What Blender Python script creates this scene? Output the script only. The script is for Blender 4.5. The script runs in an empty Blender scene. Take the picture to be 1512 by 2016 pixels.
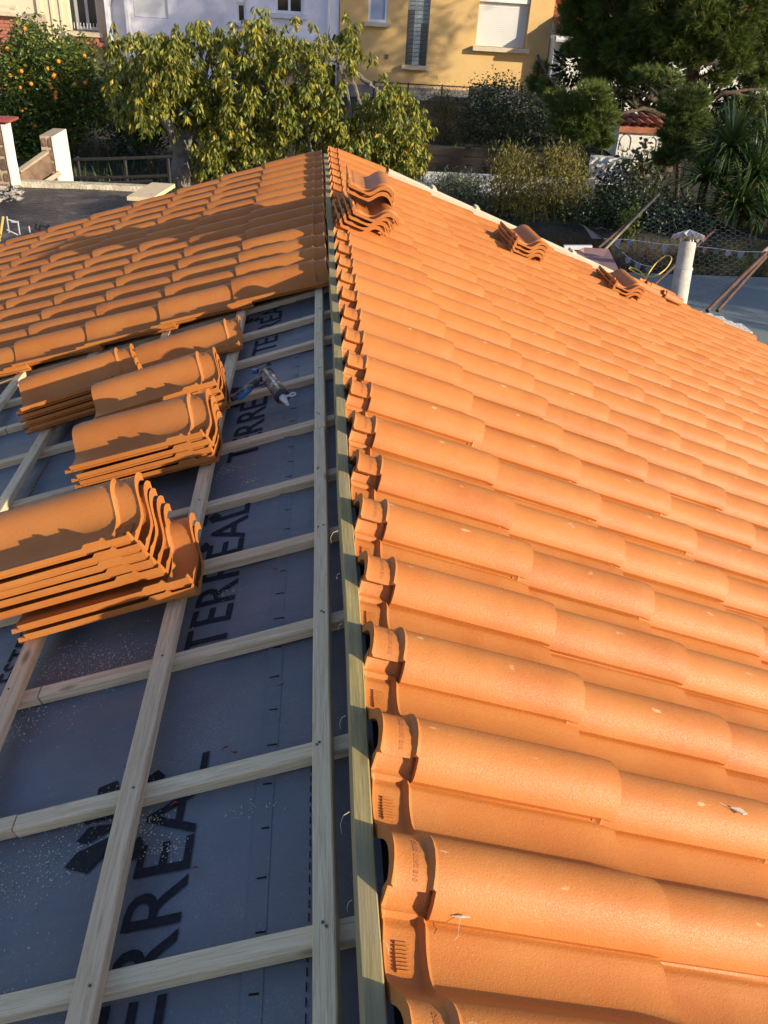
import bpy, bmesh, math, random
from math import sin, cos, pi, radians
from mathutils import Vector, Matrix
import mathutils.noise as mn
S = bpy.context.scene
C = bpy.data.collections.new("scene"); S.collection.children.link(C)
rnd = random.Random(7)
# ------------------------------------------------------------------ camera
F, PITCH, YAW, ROLL = 1612.97, 0.56535, 0.10471, 0.06504
CAM = Vector((0.00255, 0.0, 1.18616))
_fw = Vector((sin(YAW)*cos(PITCH), cos(YAW)*cos(PITCH), -sin(PITCH)))
_r = Vector((cos(YAW), -sin(YAW), 0)); _u = _r.cross(_fw)
RR_ = cos(ROLL)*_r + sin(ROLL)*_u; UU_ = -sin(ROLL)*_r + cos(ROLL)*_u
cd = bpy.data.cameras.new("camera"); cam = bpy.data.objects.new("camera", cd); C.objects.link(cam)
cam.matrix_world = Matrix(((RR_.x, UU_.x, -_fw.x, CAM.x), (RR_.y, UU_.y, -_fw.y, CAM.y), (RR_.z, UU_.z, -_fw.z, CAM.z), (0, 0, 0, 1)))
cd.sensor_fit = 'HORIZONTAL'; cd.sensor_width = 36; cd.lens = 36*F/1512; cd.clip_start = .02; cd.clip_end = 600
S.camera = cam
def ray(x, y): return (_fw*F + RR_*(x-756) - UU_*(y-1008)).normalized()
def onY(x, y, Y): d = ray(x, y); return CAM + d*(Y/d.y)
def onZ(x, y, z): d = ray(x, y); return CAM + d*((z-CAM.z)/d.z)
def proj(P):
    d = P-CAM; z = d.dot(_fw)
    return (756+F*d.dot(RR_)/z, 1008-F*d.dot(UU_)/z, z)
# ------------------------------------------------------------------ light
SAZ, SEL = radians(34), radians(19.0)      # sun stands on the +x side, 34 degrees behind the camera's line
sdir = Vector((cos(SEL)*cos(SAZ), -cos(SEL)*sin(SAZ), sin(SEL)))
W = bpy.data.worlds.new("World"); S.world = W; W.use_nodes = True
wn = W.node_tree; bg = wn.nodes['Background']
sky = wn.nodes.new('ShaderNodeTexSky'); sky.sky_type = 'NISHITA'; sky.sun_disc = False
sky.sun_elevation = SEL; sky.sun_rotation = math.atan2(sdir.x, sdir.y)
sky.air_density = 1.0; sky.dust_density = .6; sky.ozone_density = 3.3
wb = wn.nodes.new('ShaderNodeMix'); wb.data_type = 'RGBA'; wb.blend_type = 'MULTIPLY'; wb.inputs[0].default_value = 1; wb.inputs[7].default_value = (1.16, .98, .98, 1)   # the camera's warm white balance
wn.links.new(sky.outputs[0], wb.inputs[6]); wn.links.new(wb.outputs[2], bg.inputs[0]); bg.inputs[1].default_value = .118
sl = bpy.data.lights.new("sun", 'SUN'); sl.energy = 3.6; sl.angle = radians(.53); sl.color = (1.0, .87, .66)
so = bpy.data.objects.new("sun", sl); C.objects.link(so); so.rotation_euler = sdir.to_track_quat('Z', 'Y').to_euler(); so.location = (6, -6, 8)
S.view_settings.view_transform = 'Standard'; S.view_settings.look = 'None'
S.view_settings.exposure = .86; S.view_settings.gamma = 1; S.view_settings.use_curve_mapping = False
S.cycles.max_bounces = 6; S.cycles.use_denoising = True
# ------------------------------------------------------------------ tagging
def tag(o, label=None, cat=None, group=None, kind=None):
    for k, v in (('label', label), ('category', cat), ('group', group), ('kind', kind)):
        if v: o[k] = v
    return o
def empty(name, loc=(0, 0, 0)):
    o = bpy.data.objects.new(name, None); C.objects.link(o); o.location = loc; o.empty_display_size = .1; return o
def link(name, me, m=None, parent=None, M=None):
    o = bpy.data.objects.new(name, me); C.objects.link(o)
    if m is not None and not me.materials: me.materials.append(m)
    if parent: o.parent = parent
    if M is not None: o.matrix_world = M if not parent else M
    return o
def plink(name, me, m, parent, M=None):
    """link under parent, M in world space (parents carry translation only)"""
    o = bpy.data.objects.new(name, me); C.objects.link(o)
    if m is not None and not me.materials: me.materials.append(m)
    M = M or Matrix.Identity(4)
    if parent:
        o.parent = parent; p = parent; off = Vector((0, 0, 0))
        while p is not None: off += p.location; p = p.parent
        M = Matrix.Translation(-off) @ M
    o.matrix_basis = M
    return o
class MB:
    def __init__(s): s.v = []; s.f = []; s.mi = []
    def add(s, vs, fs, mi=0):
        n = len(s.v); s.v += [tuple(v) for v in vs]; s.f += [tuple(i+n for i in f) for f in fs]; s.mi += [mi]*len(fs)
    def box(s, c, h, M=None, mi=0):
        vs = [Vector((c[0]+a*h[0], c[1]+b*h[1], c[2]+d*h[2])) for a in (-1, 1) for b in (-1, 1) for d in (-1, 1)]
        if M: vs = [M @ v for v in vs]
        s.add(vs, [(0, 1, 3, 2), (4, 6, 7, 5), (0, 4, 5, 1), (2, 3, 7, 6), (0, 2, 6, 4), (1, 5, 7, 3)], mi)
    def quad(s, a, b, c, d, mi=0): s.add([a, b, c, d], [(0, 1, 2, 3)], mi)
    def tube(s, pts, rad, n=6, cap=True, mi=0):
        pts = [Vector(p) for p in pts]; k = len(pts)
        if not hasattr(rad, '__len__'): rad = [rad]*k
        vs = []; up = None
        for i, p in enumerate(pts):
            t = (pts[min(i+1, k-1)]-pts[max(i-1, 0)]).normalized()
            a = t.orthogonal().normalized() if up is None else (up-t*up.dot(t)).normalized()
            up = a; b = t.cross(a)
            for j in range(n):
                an = 2*pi*j/n; vs.append(p+(a*cos(an)+b*sin(an))*rad[i])
        fs = [(i*n+j, i*n+(j+1) % n, (i+1)*n+(j+1) % n, (i+1)*n+j) for i in range(k-1) for j in range(n)]
        if cap: fs += [tuple(range(n))[::-1], tuple((k-1)*n+j for j in range(n))]
        s.add(vs, fs, mi)
    def mesh(s, name='m', smooth=None):
        me = bpy.data.meshes.new(name); me.from_pydata(s.v, [], s.f)
        if any(s.mi): me.polygons.foreach_set('material_index', s.mi)
        if smooth is not None:
            me.polygons.foreach_set('use_smooth', [True]*len(me.polygons)); me.update(); me.set_sharp_from_angle(angle=radians(smooth))
        me.update(); return me
    def build(s, name, m, parent=None, M=None, smooth=None):
        me = s.mesh(name, smooth)
        for x in (m if isinstance(m, (list, tuple)) else [m]): me.materials.append(x)
        return plink(name, me, None, parent, M)
# ------------------------------------------------------------------ materials
class NT:
    def __init__(s, name):
        s.m = bpy.data.materials.new(name); s.m.use_nodes = True; s.t = s.m.node_tree; s.b = s.t.nodes['Principled BSDF']
        s.co = s.t.nodes.new('ShaderNodeTexCoord')
    def n(s, typ, **kw):
        x = s.t.nodes.new(typ)
        for k, v in kw.items():
            if k.startswith('i_'): x.inputs[k[2:].replace('_', ' ')].default_value = v
            else: setattr(x, k, v)
        return x
    def l(s, a, b): s.t.links.new(a, b)
    def vec(s, scale=(1, 1, 1), world=False):
        mp = s.n('ShaderNodeMapping'); mp.inputs['Scale'].default_value = scale
        if world: g = s.n('ShaderNodeNewGeometry'); s.l(g.outputs['Position'], mp.inputs[0])
        else: s.l(s.co.outputs['Object'], mp.inputs[0])
        return mp.outputs[0]
    def noise(s, vec, scale, detail=4, rough=.6, dist=0):
        x = s.n('ShaderNodeTexNoise'); x.inputs['Scale'].default_value = scale; x.inputs['Detail'].default_value = detail
        x.inputs['Roughness'].default_value = rough; x.inputs['Distortion'].default_value = dist
        s.l(vec, x.inputs['Vector']); return x.outputs['Fac']
    def ramp(s, fac, stops):
        r = s.n('ShaderNodeValToRGB'); e = r.color_ramp.elements
        while len(e) < len(stops): e.new(.5)
        for el, (p, c) in zip(e, stops): el.position = p; el.color = (*c, 1) if len(c) == 3 else c
        s.l(fac, r.inputs[0]); return r.outputs[0]
    def math(s, op, a, b=None, c=None):
        x = s.n('ShaderNodeMath', operation=op)
        for i, v in enumerate((a, b, c)):
            if v is None: continue
            if isinstance(v, (int, float)): x.inputs[i].default_value = v
            else: s.l(v, x.inputs[i])
        return x.outputs[0]
    def mix(s, fac, a, b, mode='MIX'):
        x = s.n('ShaderNodeMix', data_type='RGBA', blend_type=mode)
        for i, v in ((0, fac), (6, a), (7, b)):
            if isinstance(v, (int, float)): x.inputs[i].default_value = v
            elif isinstance(v, tuple): x.inputs[i].default_value = (*v, 1)
            else: s.l(v, x.inputs[i])
        return x.outputs[2]
    def bump(s, h, st=.3, dist=.002, nrm=None):
        x = s.n('ShaderNodeBump'); x.inputs['Strength'].default_value = st; x.inputs['Distance'].default_value = dist
        s.l(h, x.inputs['Height'])
        if nrm is not None: s.l(nrm, x.inputs['Normal'])
        return x.outputs[0]
    def out(s, col=None, rough=None, nrm=None, spec=None, metal=None):
        for k, v in (('Base Color', col), ('Roughness', rough), ('Normal', nrm), ('Specular IOR Level', spec), ('Metallic', metal)):
            if v is None: continue
            if isinstance(v, (int, float)): s.b.inputs[k].default_value = v
            elif isinstance(v, tuple): s.b.inputs[k].default_value = (*v, 1)
            else: s.l(v, s.b.inputs[k])
        return s.m
def simple(name, col, rough=.7, var=.15, scale=8, bump=.0, bscale=60, metal=0, spec=.4, world=False, wear=None, wscale=3):
    t = NT(name); v = t.vec(world=world)
    c = t.ramp(t.noise(v, scale), [(.3, tuple(x*(1-var) for x in col)), (.7, tuple(min(1, x*(1+var)) for x in col))])
    if wear:
        m = t.ramp(t.noise(v, wscale, 6, .7), [(.52, (0, 0, 0)), (.66, (1, 1, 1))]); c = t.mix(m, c, wear)
    n = t.bump(t.noise(v, bscale), 1, bump) if bump else None
    return t.out(c, rough, n, spec, metal)

def m_tile(name, chips=True):
    t = NT(name); v = t.vec(); oi = t.n('ShaderNodeObjectInfo'); rv = oi.outputs['Random']
    sh = t.n('ShaderNodeVectorMath', operation='ADD'); t.l(v, sh.inputs[0])
    cmb = t.n('ShaderNodeCombineXYZ'); t.l(t.math('MULTIPLY', rv, 37.), cmb.inputs[0]); t.l(t.math('MULTIPLY', rv, 91.), cmb.inputs[1]); t.l(cmb.outputs[0], sh.inputs[1]); p = sh.outputs[0]
    base = t.ramp(rv, [(0, (.42, .128, .024)), (.3, (.475, .152, .028)), (.65, (.525, .178, .035)), (.85, (.43, .132, .024)), (1, (.50, .158, .030))])
    c = t.mix(t.ramp(t.noise(p, 7, 5, .6), [(.35, (0, 0, 0)), (.7, (1, 1, 1))]), base, (.52, .195, .040))
    # extrusion streaks along the tile, dusty bloom, sand speckle
    mp = t.n('ShaderNodeMapping'); mp.inputs['Scale'].default_value = (.35, 9, 9); t.l(p, mp.inputs[0])
    c = t.mix(t.math('MULTIPLY', t.noise(mp.outputs[0], 9, 3), .3), c, (.42, .125, .032))
    sp = t.noise(p, 520, 2, .5)
    c = t.mix(t.ramp(sp, [(.66, (0, 0, 0)), (.72, (.28,)*3)]), c, (.80, .52, .28))
    sp2 = t.noise(p, 300, 2, .5)
    c = t.mix(t.ramp(sp2, [(.27, (.35,)*3), (.33, (0, 0, 0))]), c, (.22, .07, .02))
    if chips:   # pale setting scuffs that every tile carries at about the same place
        sx = t.n('ShaderNodeSeparateXYZ'); t.l(v, sx.inputs[0])
        for (cx, cy, rx, ry) in ((.285, .055, .028, .016), (.085, .075, .022, .012)):
            dx = t.math('DIVIDE', t.math('SUBTRACT', sx.outputs[0], t.math('ADD', t.math('MULTIPLY', rv, .04), cx-.02)), rx)
            dy = t.math('DIVIDE', t.math('SUBTRACT', sx.outputs[1], cy), ry)
            d2 = t.math('ADD', t.math('MULTIPLY', dx, dx), t.math('MULTIPLY', dy, dy))
            ms = t.math('SUBTRACT', 1.0, d2)
            mp2 = t.n('ShaderNodeMapping'); mp2.inputs['Scale'].default_value = (.5, 2.2, 1); t.l(p, mp2.inputs[0])
            nz = t.noise(mp2.outputs[0], 55, 5, .7)
            k = t.ramp(t.math('MULTIPLY', t.math('MAXIMUM', ms, 0.0), nz), [(.45, (0, 0, 0)), (.56, (.5,)*3)])
            c = t.mix(k, c, (.86, .62, .36))
    c = t.mix(t.ramp(t.noise(p, 3.2, 6, .72), [(.46, (0, 0, 0)), (.74, (.28,)*3)]), c, (.58, .27, .09))
    h = t.math('ADD', t.math('MULTIPLY', t.noise(p, 330, 3, .6), .65), t.math('MULTIPLY', t.noise(p, 110, 3, .6), .35))
    n = t.bump(h, .6, .0019)
    r = t.ramp(t.noise(p, 420, 2), [(.4, (.62,)*3), (.68, (.38,)*3)])
    return t.out(c, r, n, .34)
TILE = m_tile('terracotta')
STAMP = simple('terracotta_stamp', (.40, .125, .035), .8, .1)

def m_wood(name, c1, c2, knots=True, axis=0, grey=None):
    t = NT(name); oi = t.n('ShaderNodeObjectInfo'); v = t.vec()
    cmb = t.n('ShaderNodeCombineXYZ')
    for i in range(3): t.l(t.math('MULTIPLY', oi.outputs['Random'], (13., 57., 31.)[i]), cmb.inputs[i])
    a = t.n('ShaderNodeVectorMath', operation='ADD'); t.l(v, a.inputs[0]); t.l(cmb.outputs[0], a.inputs[1])
    sc = [22, 22, 22]; sc[axis] = 1.1
    mp = t.n('ShaderNodeMapping'); mp.inputs['Scale'].default_value = sc; t.l(a.outputs[0], mp.inputs[0])
    g = t.noise(mp.outputs[0], 4.5, 6, .65, .6)
    c = t.ramp(g, [(.3, c1), (.5, tuple((x+y)/2 for x, y in zip(c1, c2))), (.72, c2)])
    sc2 = [90, 90, 90]; sc2[axis] = 3
    mp2 = t.n('ShaderNodeMapping'); mp2.inputs['Scale'].default_value = sc2; t.l(a.outputs[0], mp2.inputs[0])
    g2 = t.noise(mp2.outputs[0], 4, 3, .7)
    c = t.mix(t.ramp(g2, [(.52, (0, 0, 0)), (.72, (.6,)*3)]), c, tuple(x*.5 for x in c1))
    if grey: c = t.mix(t.ramp(t.noise(a.outputs[0], 5, 4), [(.42, (0, 0, 0)), (.6, (.7,)*3)]), c, grey)
    if knots:
        vo = t.n('ShaderNodeTexVoronoi'); vo.inputs['Scale'].default_value = 1.0
        sc3 = [9, 9, 9]; sc3[axis] = 3.2
        mp3 = t.n('ShaderNodeMapping'); mp3.inputs['Scale'].default_value = sc3; t.l(a.outputs[0], mp3.inputs[0]); t.l(mp3.outputs[0], vo.inputs['Vector'])
        k = t.ramp(vo.outputs['Distance'], [(.05, (1, 1, 1)), (.11, (0, 0, 0))]); c = t.mix(t.math('MULTIPLY', k, .75), c, tuple(x*.28 for x in c1))
    n = t.bump(t.math('ADD', g, g2), .5, .0012)
    return t.out(c, .75, n, .25)
PINE = m_wood('pine_wood', (.58, .40, .21), (.84, .63, .40), axis=0)
GREY_PINE = m_wood('weathered_pine', (.64, .48, .27), (.90, .71, .44), axis=0)
CREAM = m_wood('fresh_pine', (.62, .50, .32), (.78, .68, .50), axis=0)
TREATED = m_wood('treated_pine', (.24, .18, .055), (.56, .43, .17), axis=0, grey=(.32, .27, .16))
def m_underlay():
    t = NT('underlay_membrane'); v = t.vec()
    c = t.ramp(t.noise(v, 2.2, 5, .6), [(.3, (.108, .114, .124)), (.7, (.160, .166, .178))])
    c = t.mix(t.ramp(t.noise(v, 1.1, 3), [(.45, (0, 0, 0)), (.62, (.6,)*3)]), c, (.125, .110, .105))
    f = t.noise(v, 160, 4, .7)
    c = t.mix(t.ramp(f, [(.6, (0, 0, 0)), (.78, (.6,)*3)]), c, (.34, .33, .31))
    dust = t.math('MULTIPLY', t.ramp(t.noise(v, 3.2, 4, .7), [(.45, (0, 0, 0)), (.72, (1, 1, 1))]), t.ramp(t.noise(v, 420, 3, .8), [(.52, (0, 0, 0)), (.66, (1, 1, 1))]))
    c = t.mix(t.math('MULTIPLY', dust, .8), c, (.50, .42, .30))
    mp = t.n('ShaderNodeMapping'); mp.inputs['Scale'].default_value = (3.2, 14, 5); mp.inputs['Rotation'].default_value = (0, 0, .12); t.l(v, mp.inputs[0])
    n = t.bump(t.noise(mp.outputs[0], 1, 4, .5), .35, .02)
    n = t.bump(f, .3, .0006, n)
    return t.out(c, .55, n, .45)
UND = m_underlay()
INK = simple('black_print', (.028, .026, .030), .8, .3, 90, spec=.1)
INK2 = simple('grey_print', (.02, .018, .02), .85, .3, 90, spec=.1)
NAIL = simple('steel_nail', (.12, .09, .07), .5, .3, 200, metal=.6)
# ------------------------------------------------------------------ roof geometry
AL, AR, ZR = 0.31125, 0.35523, 0.1583
nL = Vector((-sin(AL), 0, cos(AL))); nR = Vector((sin(AR), 0, cos(AR)))
def LP(s, y, n=0): return Vector((-s*cos(AL), y, -s*sin(AL))) + nL*n
def RP(s, y, n=0): return Vector((s*cos(AR), y, ZR-s*sin(AR))) + nR*n
def mat(o, X, Y, Z): return Matrix(((X.x, Y.x, Z.x, o.x), (X.y, Y.y, Z.y, o.y), (X.z, Y.z, Z.z, o.z), (0, 0, 0, 1)))
def ML(s, y, n=0, yaw=0, tilt=0, roll=0):
    M = mat(LP(s, y, n), Vector((-cos(AL), 0, -sin(AL))), Vector((0, -1, 0)), nL)
    return M @ Matrix.Rotation(yaw, 4, 'Z') @ Matrix.Rotation(tilt, 4, 'Y') @ Matrix.Rotation(roll, 4, 'X')
def MR(s, y, n=0, yaw=0, tilt=0, roll=0):
    M = mat(RP(s, y, n), Vector((cos(AR), 0, -sin(AR))), Vector((0, 1, 0)), nR)
    return M @ Matrix.Rotation(yaw, 4, 'Z') @ Matrix.Rotation(tilt, 4, 'Y') @ Matrix.Rotation(roll, 4, 'X')
G, CW, TL, TW = .37, .238, .465, .280
PROF = [(0, .025), (.003, .033), (.010, .045), (.022, .0585), (.036, .070), (.052, .0775), (.070, .080), (.088, .077), (.103, .069), (.116, .056), (.127, .041),
        (.138, .027), (.150, .0165), (.163, .0115), (.180, .0095), (.198, .0095), (.214, .012), (.228, .0155), (.235, .0160), (.240, .0135), (.247, .0135), (.252, .0185), (.258, .0215), (.262, .0235), (.270, .0310), (.280, .0375)]
def prof_z(v):
    for (a, za), (b, zb) in zip(PROF, PROF[1:]):
        if a <= v <= b: return za+(zb-za)*(v-a)/(b-a)
    return PROF[-1][1]
def sst(a, b, x): t = min(1, max(0, (x-a)/(b-a))); return t*t*(3-2*t)
def tile_z(x, v):
    z = prof_z(v); wb = 1
    if x < .062:
        z -= .0065*sst(.0, .012, x+.004)*sst(.062, .054, x)
        if x < .006: z += .004
    if .056 < x < .07: z += .0055*(1-abs(x-.063)/.007)
    if v > .262 and x < .115: z += .0095*sst(.118, .108, x)
    if .249 < v < .26 and (x < .07 or x > .39): z = .0155
    if x > TL-.004: z -= .0035
    return z
def tile_mesh(name, stamped=False, light=False):
    xs = [0, .006, .0075, .018, .05, .056, .063, .070, .0705, .108, .118, .20, .30, .395, .436, TL-.003, TL]
    vs = [p[0] for p in PROF]
    if light: xs = [0, .05, .063, .075, .25, TL]; vs = [0, .012, .030, .052, .07, .095, .116, .138, .165, .20, .235, .28]
    nx, nv = len(xs), len(vs); th = .0152
    def skip(i, j):
        xm = (xs[i]+xs[i+1])/2; vm = (vs[j]+vs[j+1])/2
        return (xm < (.0702 if stamped else .049) and vm < .024) or (xm > .436 and vm > .262)
    bm = bmesh.new(); top = {}; bot = {}
    cells = [(i, j) for i in range(nx-1) for j in range(nv-1) if not skip(i, j)]
    def T(i, j):
        if (i, j) not in top:
            v = vs[j]; x = xs[i]
            xx = x - (.006*(1-abs(v-.07)/.07)**2*0 if i == nx-1 else 0)
            if i >= nx-2: xx -= .004*sst(.014, 0, v)
            z = tile_z(x, v); dv = .003
            sl_ = (prof_z(min(TW, v+dv))-prof_z(max(0, v-dv)))/(min(TW, v+dv)-max(0, v-dv)); k = 1/math.sqrt(1+sl_*sl_)
            top[(i, j)] = bm.verts.new((xx, v, z))
            zb = prof_z(v) - th*k - (.0045 if x < .056 else 0); vb = v + th*sl_*k*.8
            if v == 0: zb = .0135; vb = .004
            if v > .262: vb = v; zb = prof_z(v)-.0140 - (.0015 if x < .112 else 0)
            bot[(i, j)] = bm.verts.new((xx, min(TW, max(.0, vb)), max(.0005, zb) if v > .14 else zb))
        return top[(i, j)], bot[(i, j)]
    cs = set(cells)
    for (i, j) in cells:
        q = [T(i, j), T(i+1, j), T(i+1, j+1), T(i, j+1)]
        bm.faces.new([a[0] for a in q]); bm.faces.new([a[1] for a in q][::-1])
        for (di, dj, a, b) in ((0, -1, 0, 1), (1, 0, 1, 2), (0, 1, 2, 3), (-1, 0, 3, 0)):
            if (i+di, j+dj) not in cs:
                bm.faces.new((q[b][0], q[a][0], q[a][1], q[b][1]))
    bmesh.ops.recalc_face_normals(bm, faces=bm.faces)
    # batten nibs below the head, small ladder ribs pressed in the channel
    def bx(c, h):
        r = bmesh.ops.create_cube(bm, size=1, matrix=Matrix.Translation(c) @ Matrix.Diagonal((h[0]*2, h[1]*2, h[2]*2, 1)))
    if stamped:
        for q in range(8): bx((.030+.0, .172+q*.0055, prof_z(.172+q*.0055)-.0035), (.011, .0011, .0022))
    me = bpy.data.meshes.new(name); bm.to_mesh(me); bm.free()
    me.polygons.foreach_set('use_smooth', [True]*len(me.polygons)); me.set_sharp_from_angle(angle=radians(38))
    me.materials.append(TILE)
    if stamped:
        t = text_mesh('018 2410 8863', .0105, .0005)
        vv = []
        arc = [(0.0, .026)]; 
        for q in range(1, 200):
            v0 = arc[-1][1]; 
            if v0 > .15: break
            v1 = v0+.001; arc.append((arc[-1][0]+math.hypot(.001, prof_z(v1)-prof_z(v0)), v1))
        def v_at(l):
            for (a, va), (b, vb_) in zip(arc, arc[1:]):
                if a <= l <= b: return va+(vb_-va)*(l-a)/(b-a)
            return arc[-1][1]
        bm = bmesh.new(); bm.from_mesh(me)
        tm = bmesh.new(); tm.from_mesh(t); bmesh.ops.subdivide_edges(tm, edges=tm.edges, cuts=1, use_grid_fill=False)
        mp = {}
        for vt in tm.verts:
            l = .006+vt.co.x; v = v_at(l); x = .041-vt.co.y
            mp[vt] = bm.verts.new((x, v, prof_z(v)-.0065+.0007))
        for f in tm.faces:
            try: nf = bm.faces.new([mp[q] for q in f.verts]); nf.material_index = 1
            except ValueError: pass
        tm.free(); bm.to_mesh(me); bm.free(); me.materials.append(STAMP)
    return me
def text_mesh(s, size, off=0):
    cu = bpy.data.curves.new('t', 'FONT'); cu.body = s; cu.size = size; cu.offset = off; cu.resolution_u = 3
    o = bpy.data.objects.new('t', cu); C.objects.link(o)
    dg = bpy.context.evaluated_depsgraph_get(); me = bpy.data.meshes.new_from_object(o.evaluated_get(dg))
    me.materials.clear()
    bpy.data.objects.remove(o); return me
T_HERO = tile_mesh('tile'); T_STAMP = tile_mesh('tile_stamped', True); T_LIGHT = tile_mesh('tile_light', light=True)
TILT = math.asin(.021/TL)

house = tag(empty('house', (0, 3.5, -3)), 'house whose low pitched roof is being covered with new orange clay tiles', 'house')
NU = -.050
def UH(s, y):
    return NU+.0062*mn.noise(Vector((s*3.1, y*6.5+s*1.5, 1.3)))+0.0022*mn.noise(Vector((s*6, y*15, 4.)))+0.0032*mn.noise(Vector((s*14, y*2.2, 8.)))
def sheet(name, P, s0, s1, y0, y1, n, ns, ny, wob, m, parent):
    mb = MB(); vs = []
    for i in range(ns+1):
        for j in range(ny+1):
            s = s0+(s1-s0)*i/ns; y = y0+(y1-y0)*j/ny
            w = wob*(mn.noise(Vector((s*5, y*9+s*2, 1.3)))+.6*mn.noise(Vector((s*14, y*22, 4.))))
            vs.append(P(s, y, UH(s, y) if P is LP else n+w))
    fs = [(i*(ny+1)+j, i*(ny+1)+j+1, (i+1)*(ny+1)+j+1, (i+1)*(ny+1)+j) for i in range(ns) for j in range(ny)]
    mb.add(vs, fs); return mb.build(name, m, parent, smooth=80)
SX0L, SX0R = -.165, .165
sl_left = sheet('roof_slope', LP, SX0L, 4.6, -1.2, 7.05, NU, 150, 420, .0022, UND, house)
sl_right = sheet('roof_slope', RP, SX0R, 4.42, -1.2, 7.05, -.097, 20, 40, .001, UND, house)
tag(sl_left, 'left slope still mostly bare underlay and battens'); tag(sl_right, 'right slope fully covered with tiles')
def plank(P, a, b, wid, thk, n, name, m, parent, mk=None, side=None, seed=0):
    """a board whose local x runs along its length, seated with its top at height n above the slope"""
    A = P(a[0], a[1], n-thk/2); B = P(b[0], b[1], n-thk/2); X = (B-A).normalized(); nn = nL if P is LP else nR
    Y = nn.cross(X).normalized(); Z = X.cross(Y); L = (B-A).length; mb = MB(); rr = random.Random(seed+17)
    k = max(2, int(L/.25)); ring = []
    w2, t2, bv = wid/2, thk/2, .0022
    sec = [(-w2+bv, -t2), (w2-bv, -t2), (w2, -t2+bv), (w2, t2-bv), (w2-bv, t2), (-w2+bv, t2), (-w2, t2-bv), (-w2, -t2+bv)]
    for i in range(k+1):
        wy = .0016*sin(i*1.3+seed) + rr.uniform(-.0004, .0004)
        ring += [(L*i/k, y+wy, z) for y, z in sec]
    fs = [(i*8+j, i*8+(j+1) % 8, (i+1)*8+(j+1) % 8, (i+1)*8+j) for i in range(k) for j in range(8)] + [tuple(range(8))[::-1], tuple(k*8+j for j in range(8))]
    mb.add(ring, fs)
    return mb.build(name, m, parent, mat(A, X, Y, Z))
YF = 7.06
# counter battens run down the slope, battens run along it
CY = [0.695, 1.058, 1.424, 1.772, 2.083, 2.44, 2.82, 3.17, 3.478, 3.84, 4.2, 4.56, 4.92, 5.28, 5.64, 6.0, 6.36, 6.72]
CY = [-.75, -.4, -.03, .33]+CY
for i, y in enumerate(CY):
    sk = rnd.uniform(-.012, .012)
    if 4 <= i <= 12 and i % 3 != 1:   # some are pieced from two lengths butted together
        sj = {4: .42, 5: .60, 6: .66}.get(i, rnd.uniform(.9, 1.6))
        plank(LP, (-.10, y+.006), (sj-.002, y+sk/3), .036, .026, -.0235, 'counter_batten', GREY_PINE if i < 6 else PINE, sl_left, seed=i)
        plank(LP, (sj+.002, y+sk/3+.003), (4.5, y-sk), .036, .026, -.0235, 'counter_batten', PINE, sl_left, seed=i+40)
    else:
        plank(LP, (-.10, y+.006), (4.5, y-sk), .036, .026, -.0235, 'counter_batten', GREY_PINE if i < 6 else PINE, sl_left, seed=i)
def pcs(s, cuts, m, seed, wid=.042):
    ys = [-1.1]+cuts+[7.0]
    for i, (a, b) in enumerate(zip(ys, ys[1:])):
        plank(LP, (s, a+.0015), (s+(0 if i == 0 else .001), b-.0015), wid, .024, .0005, 'batten', m if i else m, sl_left, seed=seed+i)
pcs(-.027, [2.34, 5.1], GREY_PINE, 3, .036)
for k in range(1, 12): pcs(-.027+G*k+.006, [[3.2], [1.9, 4.4], [2.6], [3.9]][k % 4], PINE if k < 3 else GREY_PINE, 10*k)
# nail heads and stray pencil marks
nb = MB()
for k in range(0, 5):
    for y in CY:
        for q in range(1 if k else 2):
            P = LP(-.027+(G*k+.006 if k else 0)+rnd.uniform(-.01, .01), y+rnd.uniform(-.012, .012), .0012)
            nb.tube([P, P+nL*.0012], .0026, 6)
nb.build('nail_heads', NAIL, sl_left)['kind'] = 'stuff'
# print on the membrane: lettering runs away from the camera
def print_text(s, size, s_, y_, ink, off, skew=-.03, sx=1.):
    me = text_mesh(s, size, off)
    for v in me.vertices:
        lx, ly = v.co.x*sx, v.co.y; y = y_+lx; s2 = s_+ly+skew*lx; v.co = LP(s2, y, UH(s2, y)+.0022)
    me.update(); return plink('printed_lettering', me, ink, sl_left)
TSZ = .150
me0 = text_mesh('TERREAL', TSZ, .002); TWD = max(v.co.x for v in me0.vertices); TH = max(v.co.y for v in me0.vertices)
TSZ *= .105/TH; TWD *= .105/TH
for i, y0 in enumerate((-.44, .50, 1.44, 2.355, 3.27, 4.2)):
    print_text('TERREAL', TSZ, .237-.023*(y0-.7), y0, INK, .0008, -.03, .645/TWD)
    # fan-shaped emblem above the word
    mb = MB(); cy = y0+.525; cs_ = .335-.02*(y0-.5)
    for a, l1, l2, wd, sk in ((-58, .05, .115, .30, .1), (-34, .05, .165, .23, .25), (-8, .05, .14, .16, -.1), (12, .05, .15, .13, .1), (38, .085, .15, .24, 0), (66, .05, .12, .28, 0), (95, .05, .10, .25, 0), (-86, .05, .10, .25, 0)):
        a = radians(a)
        def E(r, t): return LP(cs_+r*cos(t), cy+r*sin(t), UH(cs_+r*cos(t), cy+r*sin(t))+.0022)
        mb.add([E(l1, a-wd*.25), E(l2*.84, a-wd), E(l2, a+wd*sk*2), E(l2*.84, a+wd), E(l1, a+wd*.25)], [(0, 1, 2, 3, 4)])
    mb.build('printed_emblem', INK, sl_left)
print_text('ESTER', .085, .755, 1.515, INK, .0002, -.01)
tk = MB()
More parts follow.
